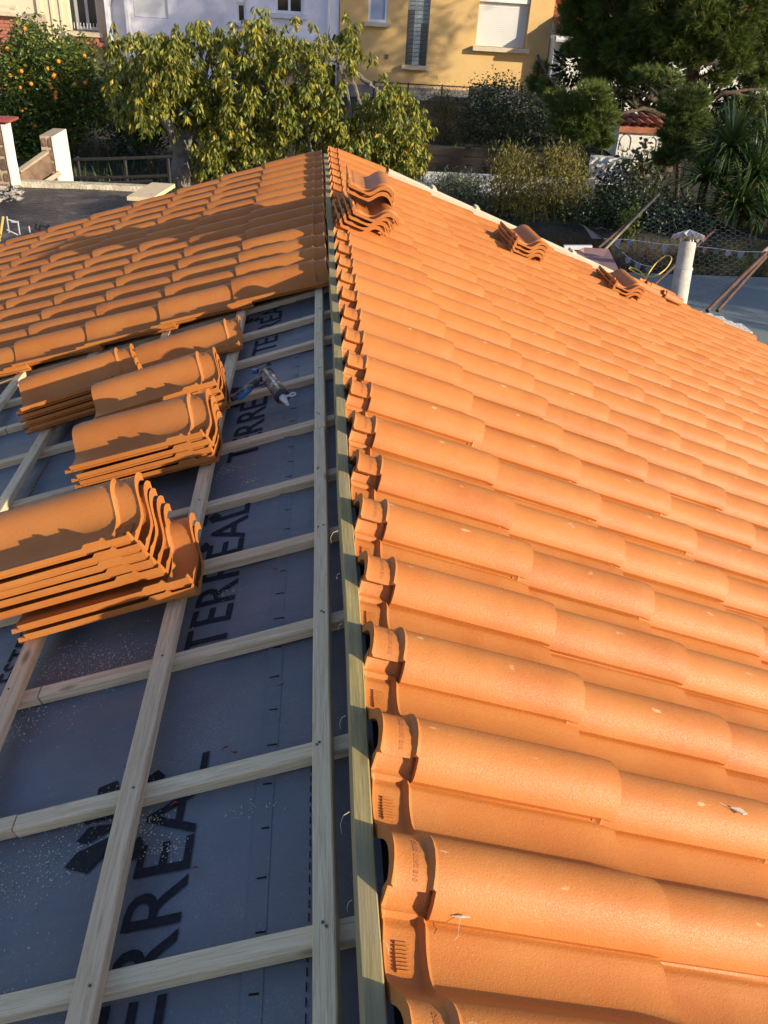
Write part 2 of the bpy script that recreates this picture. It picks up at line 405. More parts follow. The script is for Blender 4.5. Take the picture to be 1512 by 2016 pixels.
for i in range(60):
    y = -.4+i*.095; s = .099-.007*(y-.6); L_ = .022 if i % 4 else .03
    tk.quad(LP(s-L_/2, y, UH(s-L_/2, y)+.0022), LP(s+L_/2, y+.002, UH(s+L_/2, y+.002)+.0022), LP(s+L_/2, y+.0055, UH(s+L_/2, y+.0055)+.0022), LP(s-L_/2, y+.0035, UH(s-L_/2, y+.0035)+.0022))
for i in range(230):
    y = -.4+i*.022
    s = .014-.012*(y-.6)
    tk.quad(LP(s-.0012, y, UH(s-.0012, y)+.0022), LP(s+.0012, y, UH(s+.0012, y)+.0022), LP(s+.0012, y+.014, UH(s+.0012, y+.014)+.0022), LP(s-.0012, y+.014, UH(s-.0012, y+.014)+.0022))
    for so_ in (1.02, 1.10):
        s = so_+.02*sin(y*3.1)+(.02 if so_ < 1.05 else 0)*y*.1
        tk.quad(LP(s-.0015, y, UH(s-.0015, y)+.0022), LP(s+.0015, y, UH(s+.0015, y)+.0022), LP(s+.0015, y+.013, UH(s+.0015, y+.013)+.0022), LP(s-.0015, y+.013, UH(s-.0015, y+.013)+.0022))
tk.build('printed_marks', INK2, sl_left)['kind'] = 'stuff'
# lap of the upper membrane roll: a slightly raised sheet edge
lap = MB(); pv = None; vs = []; N_ = 240
for j in range(N_+1):
    y = -.6+j*.03; s = .118-.006*(y-.6)+.0015*sin(y*9)
    a = mn.noise(Vector((y*6, 2, 0)))*.0012
    vs += [LP(s, y, UH(s, y)+.0008), LP(s-.001, y, UH(s, y)+.0030+abs(a)), LP(s-.035, y, UH(s-.035, y)+.0008)]
lap.add(vs, [(j*3+q, j*3+q+1, j*3+q+4, j*3+q+3) for j in range(N_) for q in range(2)]); lap.build('membrane_lap', UND, sl_left, smooth=40)
# sawdust
DUST = simple('sawdust', (.62, .52, .36), .9, .25, 300)
sd = MB()
def chip(P, n, sz, t=None, el=1.6):
    a = rnd.uniform(0, pi*2); X = Vector((cos(a), sin(a), 0)); X = (X-n*X.dot(n)).normalized(); Y = n.cross(X)
    u = X*sz*el+n*rnd.uniform(-.4, .6)*sz; v = Y*sz*.6
    sd.add([P+n*.0006, P+u+n*.0008, P+u+v+n*.001, P+v*.9+n*(.0008+sz*.5)], [(0, 1, 2, 3)])
heaps = [(.72, 1.36, .10, 260), (.60, 1.52, .12, 420), (.52, 1.48, .09, 240), (.42, 1.06, .05, 260), (.50, .98, .10, 300), (.78, .92, .16, 200), (.33, 1.0, .03, 90), (.28, .935, .03, 90), (.22, 2.2, .02, 60), (.30, 2.30, .04, 120), (.24, 1.66, .03, 50), (.66, .7, .15, 160), (.12, .98, .03, 40)]
for s, y, r, n in heaps:
    for _ in range(int(n*1.3)):
        a = rnd.gauss(s, r*.8); b = rnd.gauss(y, r*.45); chip(LP(a, b, UH(a, b)+.001), nL, rnd.uniform(.0010, .0028))
for _ in range(900):
    a = rnd.uniform(-.02, 1.6); b = rnd.uniform(.45, 3.4); chip(LP(a, b, UH(a, b)+.001), nL, rnd.uniform(.0005, .0016))
for _ in range(500): chip(LP(rnd.uniform(.1, 1.4), CY[rnd.randrange(4, 12)]+rnd.uniform(-.016, .016), -.0225), nL, rnd.uniform(.0006, .0014))
o = sd.build('sawdust', DUST, sl_left); o['kind'] = 'stuff'
RED = simple('bark_flake', (.25, .05, .03), .8, .3, 100)
fl = MB()
for s, y in ((.16, 1.12), (.18, 1.14), (.27, 1.03), (.07, 1.28), (.14, 2.1), (.1, 1.7), (.21, .88), (.39, 1.15)):
    P = LP(s, y, NU+.005); fl.tube([P, P+Vector((-.006, rnd.uniform(-.006, .006), .001)), P+Vector((-.014, rnd.uniform(-.008, .008), -.001))], [.0012, .0018, .0006], 5)
fl.build('bark_flakes', RED, sl_left)['kind'] = 'stuff'
# ridge board: two treated lengths on edge, the far one set a little lower and to the left
def rboard(x0, x1, y0, y1, z0, z1, seed):
    mb = MB(); k = 24; L = y1-y0; bv = .002
    sec = [(x0, z0), (x1, z0), (x1, z1-bv), (x1-bv, z1), (x0+bv, z1), (x0, z1-bv)]; vs = []
    for i in range(k+1):
        wz = .0012*sin(i*1.9+seed); wx = .0022*sin(i*.8+seed)
        vs += [(L*i/k, -(x+wx), z+wz) for x, z in sec]
    mb.add(vs, [(i*6+j, i*6+(j+1) % 6, (i+1)*6+(j+1) % 6, (i+1)*6+j) for i in range(k) for j in range(6)]+[tuple(range(6))[::-1], tuple(k*6+j for j in range(6))])
    o = mb.build('ridge_board', TREATED, house, Matrix.Translation((0, y0, 0)) @ Matrix.Rotation(pi/2, 4, 'Z')); return o
rboard(.0735, .1035, -1.0, 2.375, .03, .1, 1); rboard(.076, .107, 2.379, 6.92, .02, .093, 5)
sp = MB()
for (x, y, z, l) in ((.066, .83, .098, .04), (.104, .62, .1, .02), (.066, 1.62, .099, .05), (.066, 1.28, .1, .02), (.104, .9, .1, .015), (.066, 1.45, .1, .02), (.066, .70, .07, .02), (.066, 1.03, .1, .03)):
    P = Vector((x, y, z)); l *= .8; sp.tube([P, P+Vector((-.3*l*(1 if x < .08 else -1), -.2*l, .0)), P+Vector((-.45*l*(1 if x < .08 else -1), -.6*l, -.1*l)), P+Vector((-.4*l*(1 if x < .08 else -1), -l, -.3*l))], [.0006, .0005, .0004, .0002], 4)
sp.build('wood_splinters', CREAM, house)['kind'] = 'stuff'
# ------------------------------------------------------------------ laid tiles
laid = []
GAP_R = set((r, 26) for r in range(1, 8))
for r in range(0, 11):
    for k in range(-4, 27):
        if (r, k) in GAP_R: continue
        s = .589+G*r-TL; y = .6617+CW*k+.004*sin(k*2.1+r)
        if r == 0: y += 0
        M = MR(s+rnd.uniform(-.002, .002), y+rnd.uniform(-.0015, .0015), -.043+rnd.uniform(-.0007, .0007), rnd.uniform(-.004, .004), -TILT, rnd.uniform(-.004, .004))
        laid.append((M, sl_right, r))
for r in range(0, 12):
    for k in range(0, 14):
        s = .385+G*r-TL; y = 3.735+CW*k+TW
        M = ML(s+rnd.uniform(-.003, .003), y+rnd.uniform(-.002, .002), .001+rnd.uniform(-.0008, .0008), rnd.uniform(-.006, .006), -TILT, rnd.uniform(-.005, .005))
        laid.append((M, sl_left, r))
def vis(M):
    w = 0
    for q in ((0, 0, .03), (.4, 0, .03), (.4, .25, .03), (0, .25, .03), (.2, .12, .05)):
        x, y, z = proj(M @ Vector(q))
        if z > 0 and -10 < x < 1522 and -10 < y < 2026: w += 1
    return w
cand = []
for M, par, r in laid:
    v = vis(M); P = M @ Vector((.2, .12, .03)); d = (P-CAM); a = abs((M.to_3x3() @ Vector((0, 0, 1))).dot(d.normalized()))/d.length_squared
    cand.append((a if v else -1, M, par, r))
cand.sort(key=lambda t: -t[0])
rest = {id(sl_left): (sl_left, MB()), id(sl_right): (sl_right, MB())}
lv = [tuple(v.co) for v in T_LIGHT.vertices]; lf = [tuple(p.vertices) for p in T_LIGHT.polygons]
for i, (a, M, par, r) in enumerate(cand):
    if i < 299 and a > 0: plink('roof_tile', T_STAMP if r == 0 else T_HERO, None, par, M)
    else: rest[id(par)][1].add([M @ Vector(v) for v in lv], lf)
for par, mb in rest.values():
    if mb.v: mb.build('roof_tiles', TILE, par, smooth=38)['kind'] = 'stuff'
# verge timber at the far gable, short noggings, outer walls
plank(RP, (.62, 6.985), (3.35, 6.985), .085, .09, .045, 'verge_board', CREAM, house, seed=2)
for s in (1.02, 1.42, 1.95, 2.35): plank(RP, (s, 6.96), (s, 7.09), .035, .05, .062, 'verge_batten', CREAM, house, seed=int(s*10))
for s in (2.05, 2.25): plank(RP, (s, 7.0), (s+.16, 7.5), .07, .03, -.03, 'verge_batten', GREY_PINE, house, seed=int(s*10))
WALLH = simple('house_render', (.62, .58, .50), .9, .08, 3, .002)
hw = MB()
hw.box((-4.1, 2.9, -2.4), (.12, 4.1, .98)); hw.box((3.85, 2.9, -2.4), (.12, 4.1, .9)); hw.box((-.12, 6.85, -2.4), (3.8, .1, .97)); hw.box((-.12, -1.1, -2.4), (3.8, .1, .97))
gv = MB()
for yy in (6.80, -1.15):
    gv.add([(-3.98, yy, -1.425), (3.73, yy, -1.425), (.15, yy, -.06), (-3.98, yy+.12, -1.425), (3.73, yy+.12, -1.425), (.15, yy+.12, -.06)], [(0, 1, 2), (3, 5, 4), (0, 3, 4, 1), (1, 4, 5, 2), (2, 5, 3, 0)])
hw.v, off = hw.v, len(hw.v); hw.add(gv.v, gv.f)
hw.build('wall', WALLH, house)
# ------------------------------------------------------------------ loose tiles in stacks
ORD = ['topmost', 'second from the top', 'third from the top', 'fourth from the top', 'fifth from the top', 'sixth from the top', 'lowest']
def stack(n, Mf, where, group, gap=.0215, jit=.004, start=0, total=None):
    total = total or n
    for i in range(n):            # i = 0 is the lowest
        M = Mf(i)
        o = bpy.data.objects.new('clay_tile', T_HERO if (i+start) % 3 else T_STAMP); C.objects.link(o); o.matrix_basis = M
        idx = total-1-(i+start); nm = 'lowest' if idx == total-1 and total > 1 else ORD[idx]
        tag(o, ('%s tile %s' % (nm, where)) if total > 1 else 'single loose orange clay roof tile lying on the battens below the laid tiles', 'roof tile', group if total > 1 else None)
J = lambda a: rnd.uniform(-a, a)
# left slope; tile origin is the head corner on the far (barrel) side
def LS(s, y, yaw, n0, gap=.0225, js=.006, dy=0, ds=0, tilt=0):
    return lambda i: ML(s+J(js)+ds*i, y+J(js)+dy*i, n0+gap*i, yaw+J(.02), tilt, 0)
stack(2, LS(.290, 1.87, .02, .002, .0285, .003), 'in the nearest stack on the left battens', 'tiles stacked nearest the camera on the left battens', total=7)
stack(5, LS(.352, 1.900, .03, .060, .0285, .003, ds=.007, dy=-.003), 'in the nearest stack on the left battens', 'tiles stacked nearest the camera on the left battens', start=2, total=7)
stack(4, LS(.298, 2.545, -.02, .002, .0285, .003), 'in the second nearest stack on the left battens', 'tiles stacked second nearest on the left battens')
stack(4, LS(.325, 2.93, .08, .002, .0285, .003), 'in the left stack beside the caulking gun handle', 'tiles stacked behind the second nearest stack')
stack(4, LS(.715, 3.24, .08, .002, .0285, .003), 'in the leftmost stack below the laid tiles', 'tiles stacked leftmost on the battens')
stack(1, LS(.310, 3.49, .03, .002), '', None)
# right slope; heads turned to the camera
def RS(s, y, yaw, n0, gap, js=.004, ds=0, dy=0):
    return lambda i: MR(s+J(js)+ds*i, y+J(js)+dy*i, n0+gap*i, pi/2+yaw+J(.02), -.0, 0)
stack(4, RS(.41, 4.50, .06, .012, .031, .003, dy=-.012, ds=.012), 'in the stack near the ridge, right slope', 'tiles stacked near the ridge on the right slope', total=6)
stack(2, RS(.39, 4.60, -.02, .165, .031, .003), 'in the stack near the ridge, right slope', 'tiles stacked near the ridge on the right slope', start=4, total=6)
stack(4, RS(1.76, 5.86, .08, .012, .029, .002), 'in the stack beside the pink membrane', 'tiles stacked at the far edge beside the pink membrane')
stack(3, RS(2.70, 6.08, .02, .012, .029, .002), 'in the small stack beside the yellow cable', 'tiles stacked at the far edge beside the yellow cable')
# broken verge pieces by the flue
for i, (s, y, ln) in enumerate(((3.02, 7.02, .42), (3.42, 7.0, .2), (3.25, 7.03, .3))):
    o = bpy.data.objects.new('clay_tile', T_HERO); C.objects.link(o); o.matrix_basis = MR(s-.2, y-.16, .015+.01*i, .06*i, .02, .1) @ Matrix.Diagonal((ln/.43, .55, .8, 1))
    tag(o, ['long cut strip of orange tile on the far verge beside the flue', 'short cut piece of orange tile at the foot of the flue', 'middling cut piece of orange tile on the far verge'][i], 'roof tile', 'cut tile pieces on the far verge')
#@@PART2
# ------------------------------------------------------------------ vegetation materials
def m_leaf(name, stops, rough=.5, trans=.25, spec=.4):
    t = NT(name); g = t.n('ShaderNodeNewGeometry'); v = t.vec(world=True)
    c = t.ramp(g.outputs['Random Per Island'], stops)
    c = t.mix(t.math('MULTIPLY', t.noise(v, 1.3, 3), .35), c, tuple(x*.55 for x in stops[0][1]))
    t.out(c, rough, None, spec)
    if trans:
        tr = t.n('ShaderNodeBsdfTranslucent'); t.l(t.mix(1.0, c, (1, 1, .55), 'MULTIPLY'), tr.inputs[0]); ms = t.n('ShaderNodeMixShader'); ms.inputs[0].default_value = trans
        t.l(t.b.outputs[0], ms.inputs[1]); t.l(tr.outputs[0], ms.inputs[2]); t.l(ms.outputs[0], t.t.nodes['Material Output'].inputs[0])
    return t.m
FIGL = m_leaf('fig_leaf', [(0, (.08, .11, .02)), (.3, (.15, .18, .03)), (.55, (.24, .255, .04)), (.8, (.38, .36, .05)), (1, (.58, .40, .04))], .42, .3)
ORGL = m_leaf('orange_leaf', [(0, (.045, .075, .012)), (.5, (.085, .13, .018)), (.85, (.17, .21, .028)), (1, (.32, .31, .04))], .35, .25)
PINL = m_leaf('pine_needle', [(0, (.05, .08, .016)), (.5, (.11, .155, .026)), (1, (.20, .25, .04))], .55, .2)
DARKL = m_leaf('dark_leaf', [(0, (.012, .025, .010)), (.6, (.025, .045, .014)), (1, (.05, .075, .02))], .45, .15)
BAMBL = m_leaf('bamboo_leaf', [(0, (.08, .08, .015)), (.5, (.17, .145, .025)), (1, (.36, .29, .07))], .5, .25)
BROWL = m_leaf('brown_leaf', [(0, (.08, .055, .015)), (.6, (.14, .10, .025)), (1, (.22, .16, .05))], .6, .2)
OLIVL = m_leaf('olive_leaf', [(0, (.05, .065, .03)), (.6, (.10, .12, .055)), (1, (.20, .21, .12))], .5, .2)
YUCL = m_leaf('yucca_leaf', [(0, (.035, .07, .018)), (.6, (.07, .125, .03)), (1, (.16, .21, .06))], .38, .1)
GRAS = m_leaf('grass_blade', [(0, (.03, .055, .012)), (.6, (.06, .10, .02)), (1, (.11, .13, .03))], .6, .2)
BARKG = simple('fig_bark', (.20, .18, .15), .9, .3, 14, .02, 40)
BARKB = simple('pine_bark', (.11, .075, .05), .95, .4, 14, .03, 30)
def basis(d):
    d = d.normalized(); a = d.orthogonal().normalized(); b = d.cross(a); an = rnd.uniform(0, 2*pi)
    return d, (a*cos(an)+b*sin(an)), (b*cos(an)-a*sin(an))
def leaf(mb, P, d, L, w, fold=.25, curl=.15):
    d, a, b = basis(d)
    mid = P+d*L*.5+b*L*curl*.5; tip = P+d*L-b*L*curl*.4
    mb.add([P, mid+a*w-b*w*fold, mid, mid-a*w-b*w*fold, tip], [(0, 1, 2), (0, 2, 3), (1, 4, 2), (2, 4, 3)])
def rdir():
    while True:
        v = Vector((rnd.uniform(-1, 1), rnd.uniform(-1, 1), rnd.uniform(-1, 1)))
        if .05 < v.length < 1: return v.normalized()
def inpoly(x, y, pl):
    c = False; n = len(pl)
    for i in range(n):
        (x1, y1), (x2, y2) = pl[i], pl[i-1]
        if (y1 > y) != (y2 > y) and x < (x2-x1)*(y-y1)/(y2-y1)+x1: c = not c
    return c
def polypts(pl, n, Y0, Y1):
    xs = [p[0] for p in pl]; ys = [p[1] for p in pl]; out = []
    while len(out) < n:
        x, y = rnd.uniform(min(xs), max(xs)), rnd.uniform(min(ys), max(ys))
        if inpoly(x, y, pl): out.append(onY(x, y, rnd.uniform(Y0, Y1)))
    return out
def limb(mb, pts, r0, r1, n=7, wob=.04):
    P = [Vector(p) for p in pts]; Q = []
    for i in range(len(P)-1):
        for q in range(4):
            t = q/4; p = P[i].lerp(P[i+1], t); Q.append(p+Vector((mn.noise(p*2), mn.noise(p*2+Vector((9, 0, 0))), mn.noise(p*2+Vector((0, 9, 0)))))*wob*(0 if i+q == 0 else 1))
    Q.append(P[-1]); k = len(Q)
    mb.tube(Q, [r0+(r1-r0)*(i/(k-1))**.8 for i in range(k)], n)
    return Q
# ------------------------------------------------------------------ ground
SOIL = simple('garden_soil', (.035, .028, .018), .95, .4, 1.2, .05, 12, world=True, wear=(.05, .06, .02), wscale=1.4)
g = MB(); xs = [-150, -60, -30] + [(-20+i*.8) for i in range(51)] + [30, 60, 150]; ys = [-60, -20, 0, 6, 10.85, 11.0] + [11.0+i*.6 for i in range(1, 32)] + [40, 80, 250]
def gz(x, y):
    if y < 10.9: return -3.3
    return -1.42 + .06*mn.noise(Vector((x*.7, y*.7, 0))) + .02*max(0, min(12, y-12))
g.add([(x, y, gz(x, y)) for y in ys for x in xs], [(j*len(xs)+i, j*len(xs)+i+1, (j+1)*len(xs)+i+1, (j+1)*len(xs)+i) for j in range(len(ys)-1) for i in range(len(xs)-1)])
o = g.build('ground', SOIL, smooth=60); tag(o, 'dark garden soil sloping up behind the houses', kind='structure')
gm = MB()
def blades(pl, n, Y0, Y1, h, z=None):
    for P in polypts(pl, n, Y0, Y1):
        x = P.x; y = P.y; zz = gz(x, y); hh = h*rnd.uniform(.4, 1.2); a = rnd.uniform(0, pi); w = .012
        d = Vector((rnd.uniform(-.35, .35), rnd.uniform(-.35, .35), 1))
        b = Vector((x, y, zz-.01)); u = Vector((cos(a), sin(a), 0))*w
        gm.add([b-u, b+u, b+d*hh], [(0, 1, 2)])
for _ in range(9000):
    x = rnd.uniform(-9, 9); y = rnd.uniform(11.2, 22)
    if mn.noise(Vector((x*.5, y*.5, 3))) < -.1: continue
    hh = rnd.uniform(.05, .3); a = rnd.uniform(0, pi); zz = gz(x, y)
    d = Vector((rnd.uniform(-.35, .35), rnd.uniform(-.35, .35), 1)); b = Vector((x, y, zz-.01)); u = Vector((cos(a), sin(a), 0))*.014
    gm.add([b-u, b+u, b+d*hh], [(0, 1, 2)])
tag(gm.build('grass', GRAS), 'patchy garden grass under the trees behind the roof', 'grass', kind='stuff')
# ------------------------------------------------------------------ houses at the back
def wallmesh(x0, x1, z0, z1, Y, ops, dep=.16, back=6):
    """front wall with real openings and reveals, plus sides and top"""
    mb = MB(); X = sorted(set([x0, x1]+[v for o in ops for v in o[:2]])); Z = sorted(set([z0, z1]+[v for o in ops for v in o[2:4]]))
    for a, b in zip(X, X[1:]):
        for c, d in zip(Z, Z[1:]):
            m = ((a+b)/2, (c+d)/2)
            if any(o[0] < m[0] < o[1] and o[2] < m[1] < o[3] for o in ops): continue
            mb.quad((a, Y, c), (b, Y, c), (b, Y, d), (a, Y, d))
    for a, b, c, d in [o[:4] for o in ops]:
        mb.quad((a, Y, c), (a, Y, d), (a, Y+dep, d), (a, Y+dep, c)); mb.quad((b, Y, d), (b, Y, c), (b, Y+dep, c), (b, Y+dep, d))
        mb.quad((a, Y, d), (b, Y, d), (b, Y+dep, d), (a, Y+dep, d)); mb.quad((b, Y, c), (a, Y, c), (a, Y+dep, c), (b, Y+dep, c))
    mb.quad((x0, Y, z0), (x0, Y, z1), (x0, Y+back, z1), (x0, Y+back, z0)); mb.quad((x1, Y, z1), (x1, Y, z0), (x1, Y+back, z0), (x1, Y+back, z1))
    mb.quad((x0, Y+back, z0), (x0, Y+back, z1), (x1, Y+back, z1), (x1, Y+back, z0))
    return mb
GLASS = simple('window_glass', (.02, .022, .026), .08, .3, 2, spec=.6)
GLASSB = simple('pale_blue_blind', (.32, .38, .50), .35, .1, 2)
GBLK = simple('glass_block', (.06, .075, .09), .12, .5, 20, .004, 30, spec=.7)
GBLK2 = simple('pale_glass_block', (.26, .32, .34), .2, .4, 30, .004, 30, spec=.6)
UPVC = simple('white_frame', (.72, .73, .74), .4, .05, 3)
SHUT = simple('white_shutter', (.78, .77, .72), .5, .04, 3)
SILLM = simple('stone_sill', (.62, .52, .36), .8, .08, 6)
SILLW = simple('white_sill', (.62, .62, .66), .7, .06, 6)
CLAYO = simple('old_clay_tile', (.36, .13, .07), .85, .35, 5, .01, 40)
YEL = simple('yellow_render', (.68, .45, .18), .9, .06, 1.5, .004, 50, world=True, wear=(.62, .42, .17), wscale=.9)
LIL = simple('lilac_white_render', (.80, .77, .82), .9, .05, 1.2, .004, 50, world=True, wear=(.64, .62, .67), wscale=.8)
CRM = simple('cream_render', (.72, .62, .42), .9, .05, 1.5, .003, 50, world=True)
CRM_SHADE = simple('cream_in_shade', (.50, .40, .28), .9, .05, 1.5, world=True)  # tan stands for shade on the cream wall, put into the colour
WHT = simple('white_render', (.72, .70, .64), .9, .08, 2, .004, 30, world=True, wear=(.50, .47, .40), wscale=1.3)
YH = 24.0
def pr(x0, y0, x1, y1, Y=YH):
    a = onY(x0, y0, Y); b = onY(x1, y1, Y); return (min(a.x, b.x), max(a.x, b.x), min(a.z, b.z), max(a.z, b.z))
def roof_rows(parent, x0, x1, Yf, z, depth, rise, n_rows=6, m=CLAYO, step=.24):
    i = 0
    mb = MB(); mb.quad((x0, Yf, z-.02), (x1, Yf, z-.02), (x1, Yf+depth, z+rise-.02), (x0, Yf+depth, z+rise-.02)); mb.box(((x0+x1)/2, Yf+.02, z-.06), ((x1-x0)/2, .03, .05)); mb.build('roof', m, parent)
    me = None
    for r in range(n_rows):
        for c in range(int((x1-x0)/step)):
            if me is None:
                t = MB(); L = depth/n_rows*1.15; k = rise/n_rows*1.15
                for q in range(7): pass
                ring = [(cos(pi*q/6)*step*.38, sin(pi*q/6)*.07) for q in range(7)]
                t.add([(x, 0, zz) for x, zz in ring]+[(x*.85, L, zz*.9+k-.02) for x, zz in ring], [(q, q+1, q+8, q+7) for q in range(6)]); me = t.mesh('pan', 60); me.materials.append(m)
            plink('roof_tile', me, None, parent, Matrix.Translation((x0+step*(c+.5)+.01*rnd.uniform(-1, 1), Yf+depth*r/n_rows, z+rise*r/n_rows+.01)))
def window(parent, rc, Y, frame=.055, mull=1, glass=GLASS, fm=None, dep=.1, sill=None, sm=None):
    fm = fm or UPVC
    x0, x1, z0, z1 = rc; mb = MB(); y = Y+dep
    mb.box(((x0+x1)/2, y, z0+frame/2), ((x1-x0)/2, .03, frame/2)); mb.box(((x0+x1)/2, y, z1-frame/2), ((x1-x0)/2, .03, frame/2))
    for x in [x0+frame/2, x1-frame/2]+[x0+(x1-x0)*(i+1)/(mull+1) for i in range(mull)]: mb.box((x, y-.002, (z0+z1)/2), (frame/2, .028, (z1-z0)/2-frame))
    f = mb.build('window', fm, parent)
    for i in range(mull+1):
        a = x0+(x1-x0)*i/(mull+1)+frame/2; b = x0+(x1-x0)*(i+1)/(mull+1)-frame/2
        g_ = MB(); g_.box(((a+b)/2, y+.012, (z0+z1)/2), ((b-a)/2, .006, (z1-z0)/2-frame)); g_.build('pane', glass, f)
    if sill:
        g_ = MB(); g_.box(((x0+x1)/2, Y-.06, z0-sill/2), ((x1-x0)/2+.09, .10, sill/2)); g_.build('sill', sm or SILLM, f)
    return f
GB = -1.5
# yellow house
yh = tag(empty('yellow_house', (3.3, YH, GB)), 'yellow rendered house with tall narrow glass block window and white roller shutter', 'house')
w1 = pr(728, -60, 762, 45); w2 = pr(808, -60, 839, 130); w3 = pr(945, -1, 1034, 96)
w3 = (w3[0], w3[1], w3[2], 1.25)
wallmesh(.60, 6.02, GB, 4.2, YH, [w1, w2, w3], .22).build('wall', YEL, yh)
window(yh, w1, YH, .06, 0, GLASSB, sill=.09, dep=.05)
f = window(yh, w2, YH, .02, 0, GLASS, sill=.09, dep=.16)
nr = 22; cx_, hw_ = (w2[0]+w2[1])/2, (w2[1]-w2[0])/2
bme = MB(); bme.box((0, 0, 0), (hw_/3-.006, .02, (w2[3]-w2[2])/nr/2-.005)); bme = bme.mesh('blk')
bm2 = bme.copy(); bme.materials.append(GBLK); bm2.materials.append(GBLK2)
for i in range(nr):
    for j in range(3):
        z = w2[2]+(w2[3]-w2[2])*(i+.5)/nr
        pale_blk = (j == 1 and True) or (i > 9 and j != 1 and (i > 12 or j == 2))  # middle column and some upper blocks take the paler glass
        plink('glass_block', bm2 if pale_blk else bme, None, yh, Matrix.Translation((cx_+(j-1)*hw_*.64, YH+.13, z)))
sh = MB(); sh.box(((w3[0]+w3[1])/2, YH+.19, (w3[2]+w3[3])/2), ((w3[1]-w3[0])/2-.01, .01, (w3[3]-w3[2])/2)); shut = sh.build('roller_shutter', SHUT, yh)
ns_ = 26; sb = MB(); sb.box((0, 0, 0), ((w3[1]-w3[0])/2-.02, .010, (w3[3]-w3[2])/ns_/2-.006)); sb = sb.mesh('sl'); sb.materials.append(SHUT)
for i in range(ns_): plink('slat', sb, None, shut, Matrix.Translation(((w3[0]+w3[1])/2, YH+.172, w3[2]+(w3[3]-w3[2])*(i+.5)/ns_)))
bxm = MB(); bxm.box(((w3[0]+w3[1])/2, YH+.12, pr(950, 0, 1036, 8)[2]+.06), ((w3[1]-w3[0])/2-.01, .06, .06)); bxm.build('shutter_box', SHUT, yh)
sb = MB(); sb.box(((w3[0]+w3[1])/2, YH-.05, w3[2]-.05), ((w3[1]-w3[0])/2+.08, .12, .05)); sb.build('sill', SILLM, yh)
v = pr(757, 107, 764, 116); vb = MB(); vb.box(((v[0]+v[1])/2, YH-.004, (v[2]+v[3])/2), ((v[1]-v[0])/2, .01, (v[3]-v[2])/2)); vb.build('air_vent', simple('vent_brown', (.20, .13, .06), .9), yh)
bs = MB(); bs.box((3.3, YH-.02, GB+.3), (2.69, .018, .3)); bs.build('plinth', simple('grey_plinth', (.22, .20, .18), .9, .2, 3), yh)
# lilac white house
lh = tag(empty('lilac_house', (-2.7, YH, GB)), 'white lilac rendered house behind the fig tree, between cream and yellow houses', 'house')
a1 = pr(463, -40, 484, 46); a2 = pr(541, -30, 597, 29); a3 = pr(256, -40, 331, 37); a4 = pr(610, 128, 662, 175)
XL = onY(212, 50, YH).x
wallmesh(XL, .585, GB, 4.0, YH+.05, [a1, a2, a3], .2).build('wall', LIL, lh)
f = window(lh, (a1[0], a1[1], a1[2], pr(463, 5, 484, 46)[3]), YH+.05, .05, 0, GLASS, sill=.07, sm=SILLW)
b_ = MB(); b_.box(((a1[0]+a1[1])/2, YH+.12, (pr(463, 5, 484, 46)[3]+a1[3])/2+.01), ((a1[1]-a1[0])/2-.005, .05, (a1[3]-pr(463, 5, 484, 46)[3])/2)); b_.build('shutter_box', SHUT, lh)
window(lh, a2, YH+.05, .06, 1, GLASS, sill=.10, sm=SILLW)
b_ = MB(); b_.box(((a3[0]+a3[1])/2, YH+.14, (a3[2]+a3[3])/2), ((a3[1]-a3[0])/2-.005, .03, (a3[3]-a3[2])/2-.005)); sh2 = b_.build('garage_door', SHUT, lh)
for i in range(6):
    b_ = MB(); b_.box(((a3[0]+a3[1])/2, YH+.107, a3[2]+(a3[3]-a3[2])*(i+.5)/6), ((a3[1]-a3[0])/2-.02, .006, (a3[3]-a3[2])/12-.012)); b_.build('panel', SHUT, sh2)
b_ = MB(); b_.tube([(onY(646, 30, YH).x, YH-.02, GB), (onY(646, 30, YH).x, YH-.02, 4)], .045, 10); b_.build('drainpipe', UPVC, lh)
# arch wing wall that projects toward the camera on its left side
b_ = MB(); xa, xb = onY(213, 60, YH-.3).x, onY(250, 60, YH-.3).x; yy = YH-.3
arc = [(xa+.06+(xb-xa-.06)*0, GB)]; za = onY(225, 25, yy).z
pts = [(xa+.05, GB), (xa+.05, za)] + [(xa+.05+(xb-xa-.05)*(1-cos(q*pi/16)), za+.55*sin(q*pi/16)) for q in range(1, 9)]
b_.box((xa+.01, yy+.17, (GB+4)/2), (.04, .17, (4-GB)/2)); b_.box((xb+.03, yy+.17, (GB+4)/2), (.035, .17, (4-GB)/2))
for (x_a, z_a), (x_b, z_b) in zip(pts[1:], pts[2:]):
    if x_b > xb: x_b = xb
    if x_b > x_a: b_.add([(x_a, yy, z_a), (x_b, yy, z_b), (x_b, yy, 4), (x_a, yy, 4), (x_a, yy+.3, z_a), (x_b, yy+.3, z_b)], [(0, 1, 2, 3), (0, 4, 5, 1)])
b_.build('arch', UPVC, lh)
# lean-to strip of white canopy seen through the fig tree
b_ = MB(); q0 = onY(610, 122, YH-1.2); q1 = onY(662, 130, YH-1.2); b_.box(((q0.x+q1.x)/2, YH-.6, q0.z), ((q1.x-q0.x)/2, .55, .03)); b_.build('porch_canopy', UPVC, lh)
b_ = MB(); b_.box(((q0.x+q1.x)/2, YH-.1, (q0.z+GB)/2-.1), ((q1.x-q0.x)/2, .05, (q0.z-GB)/2)); b_.build('door', GLASS, lh)
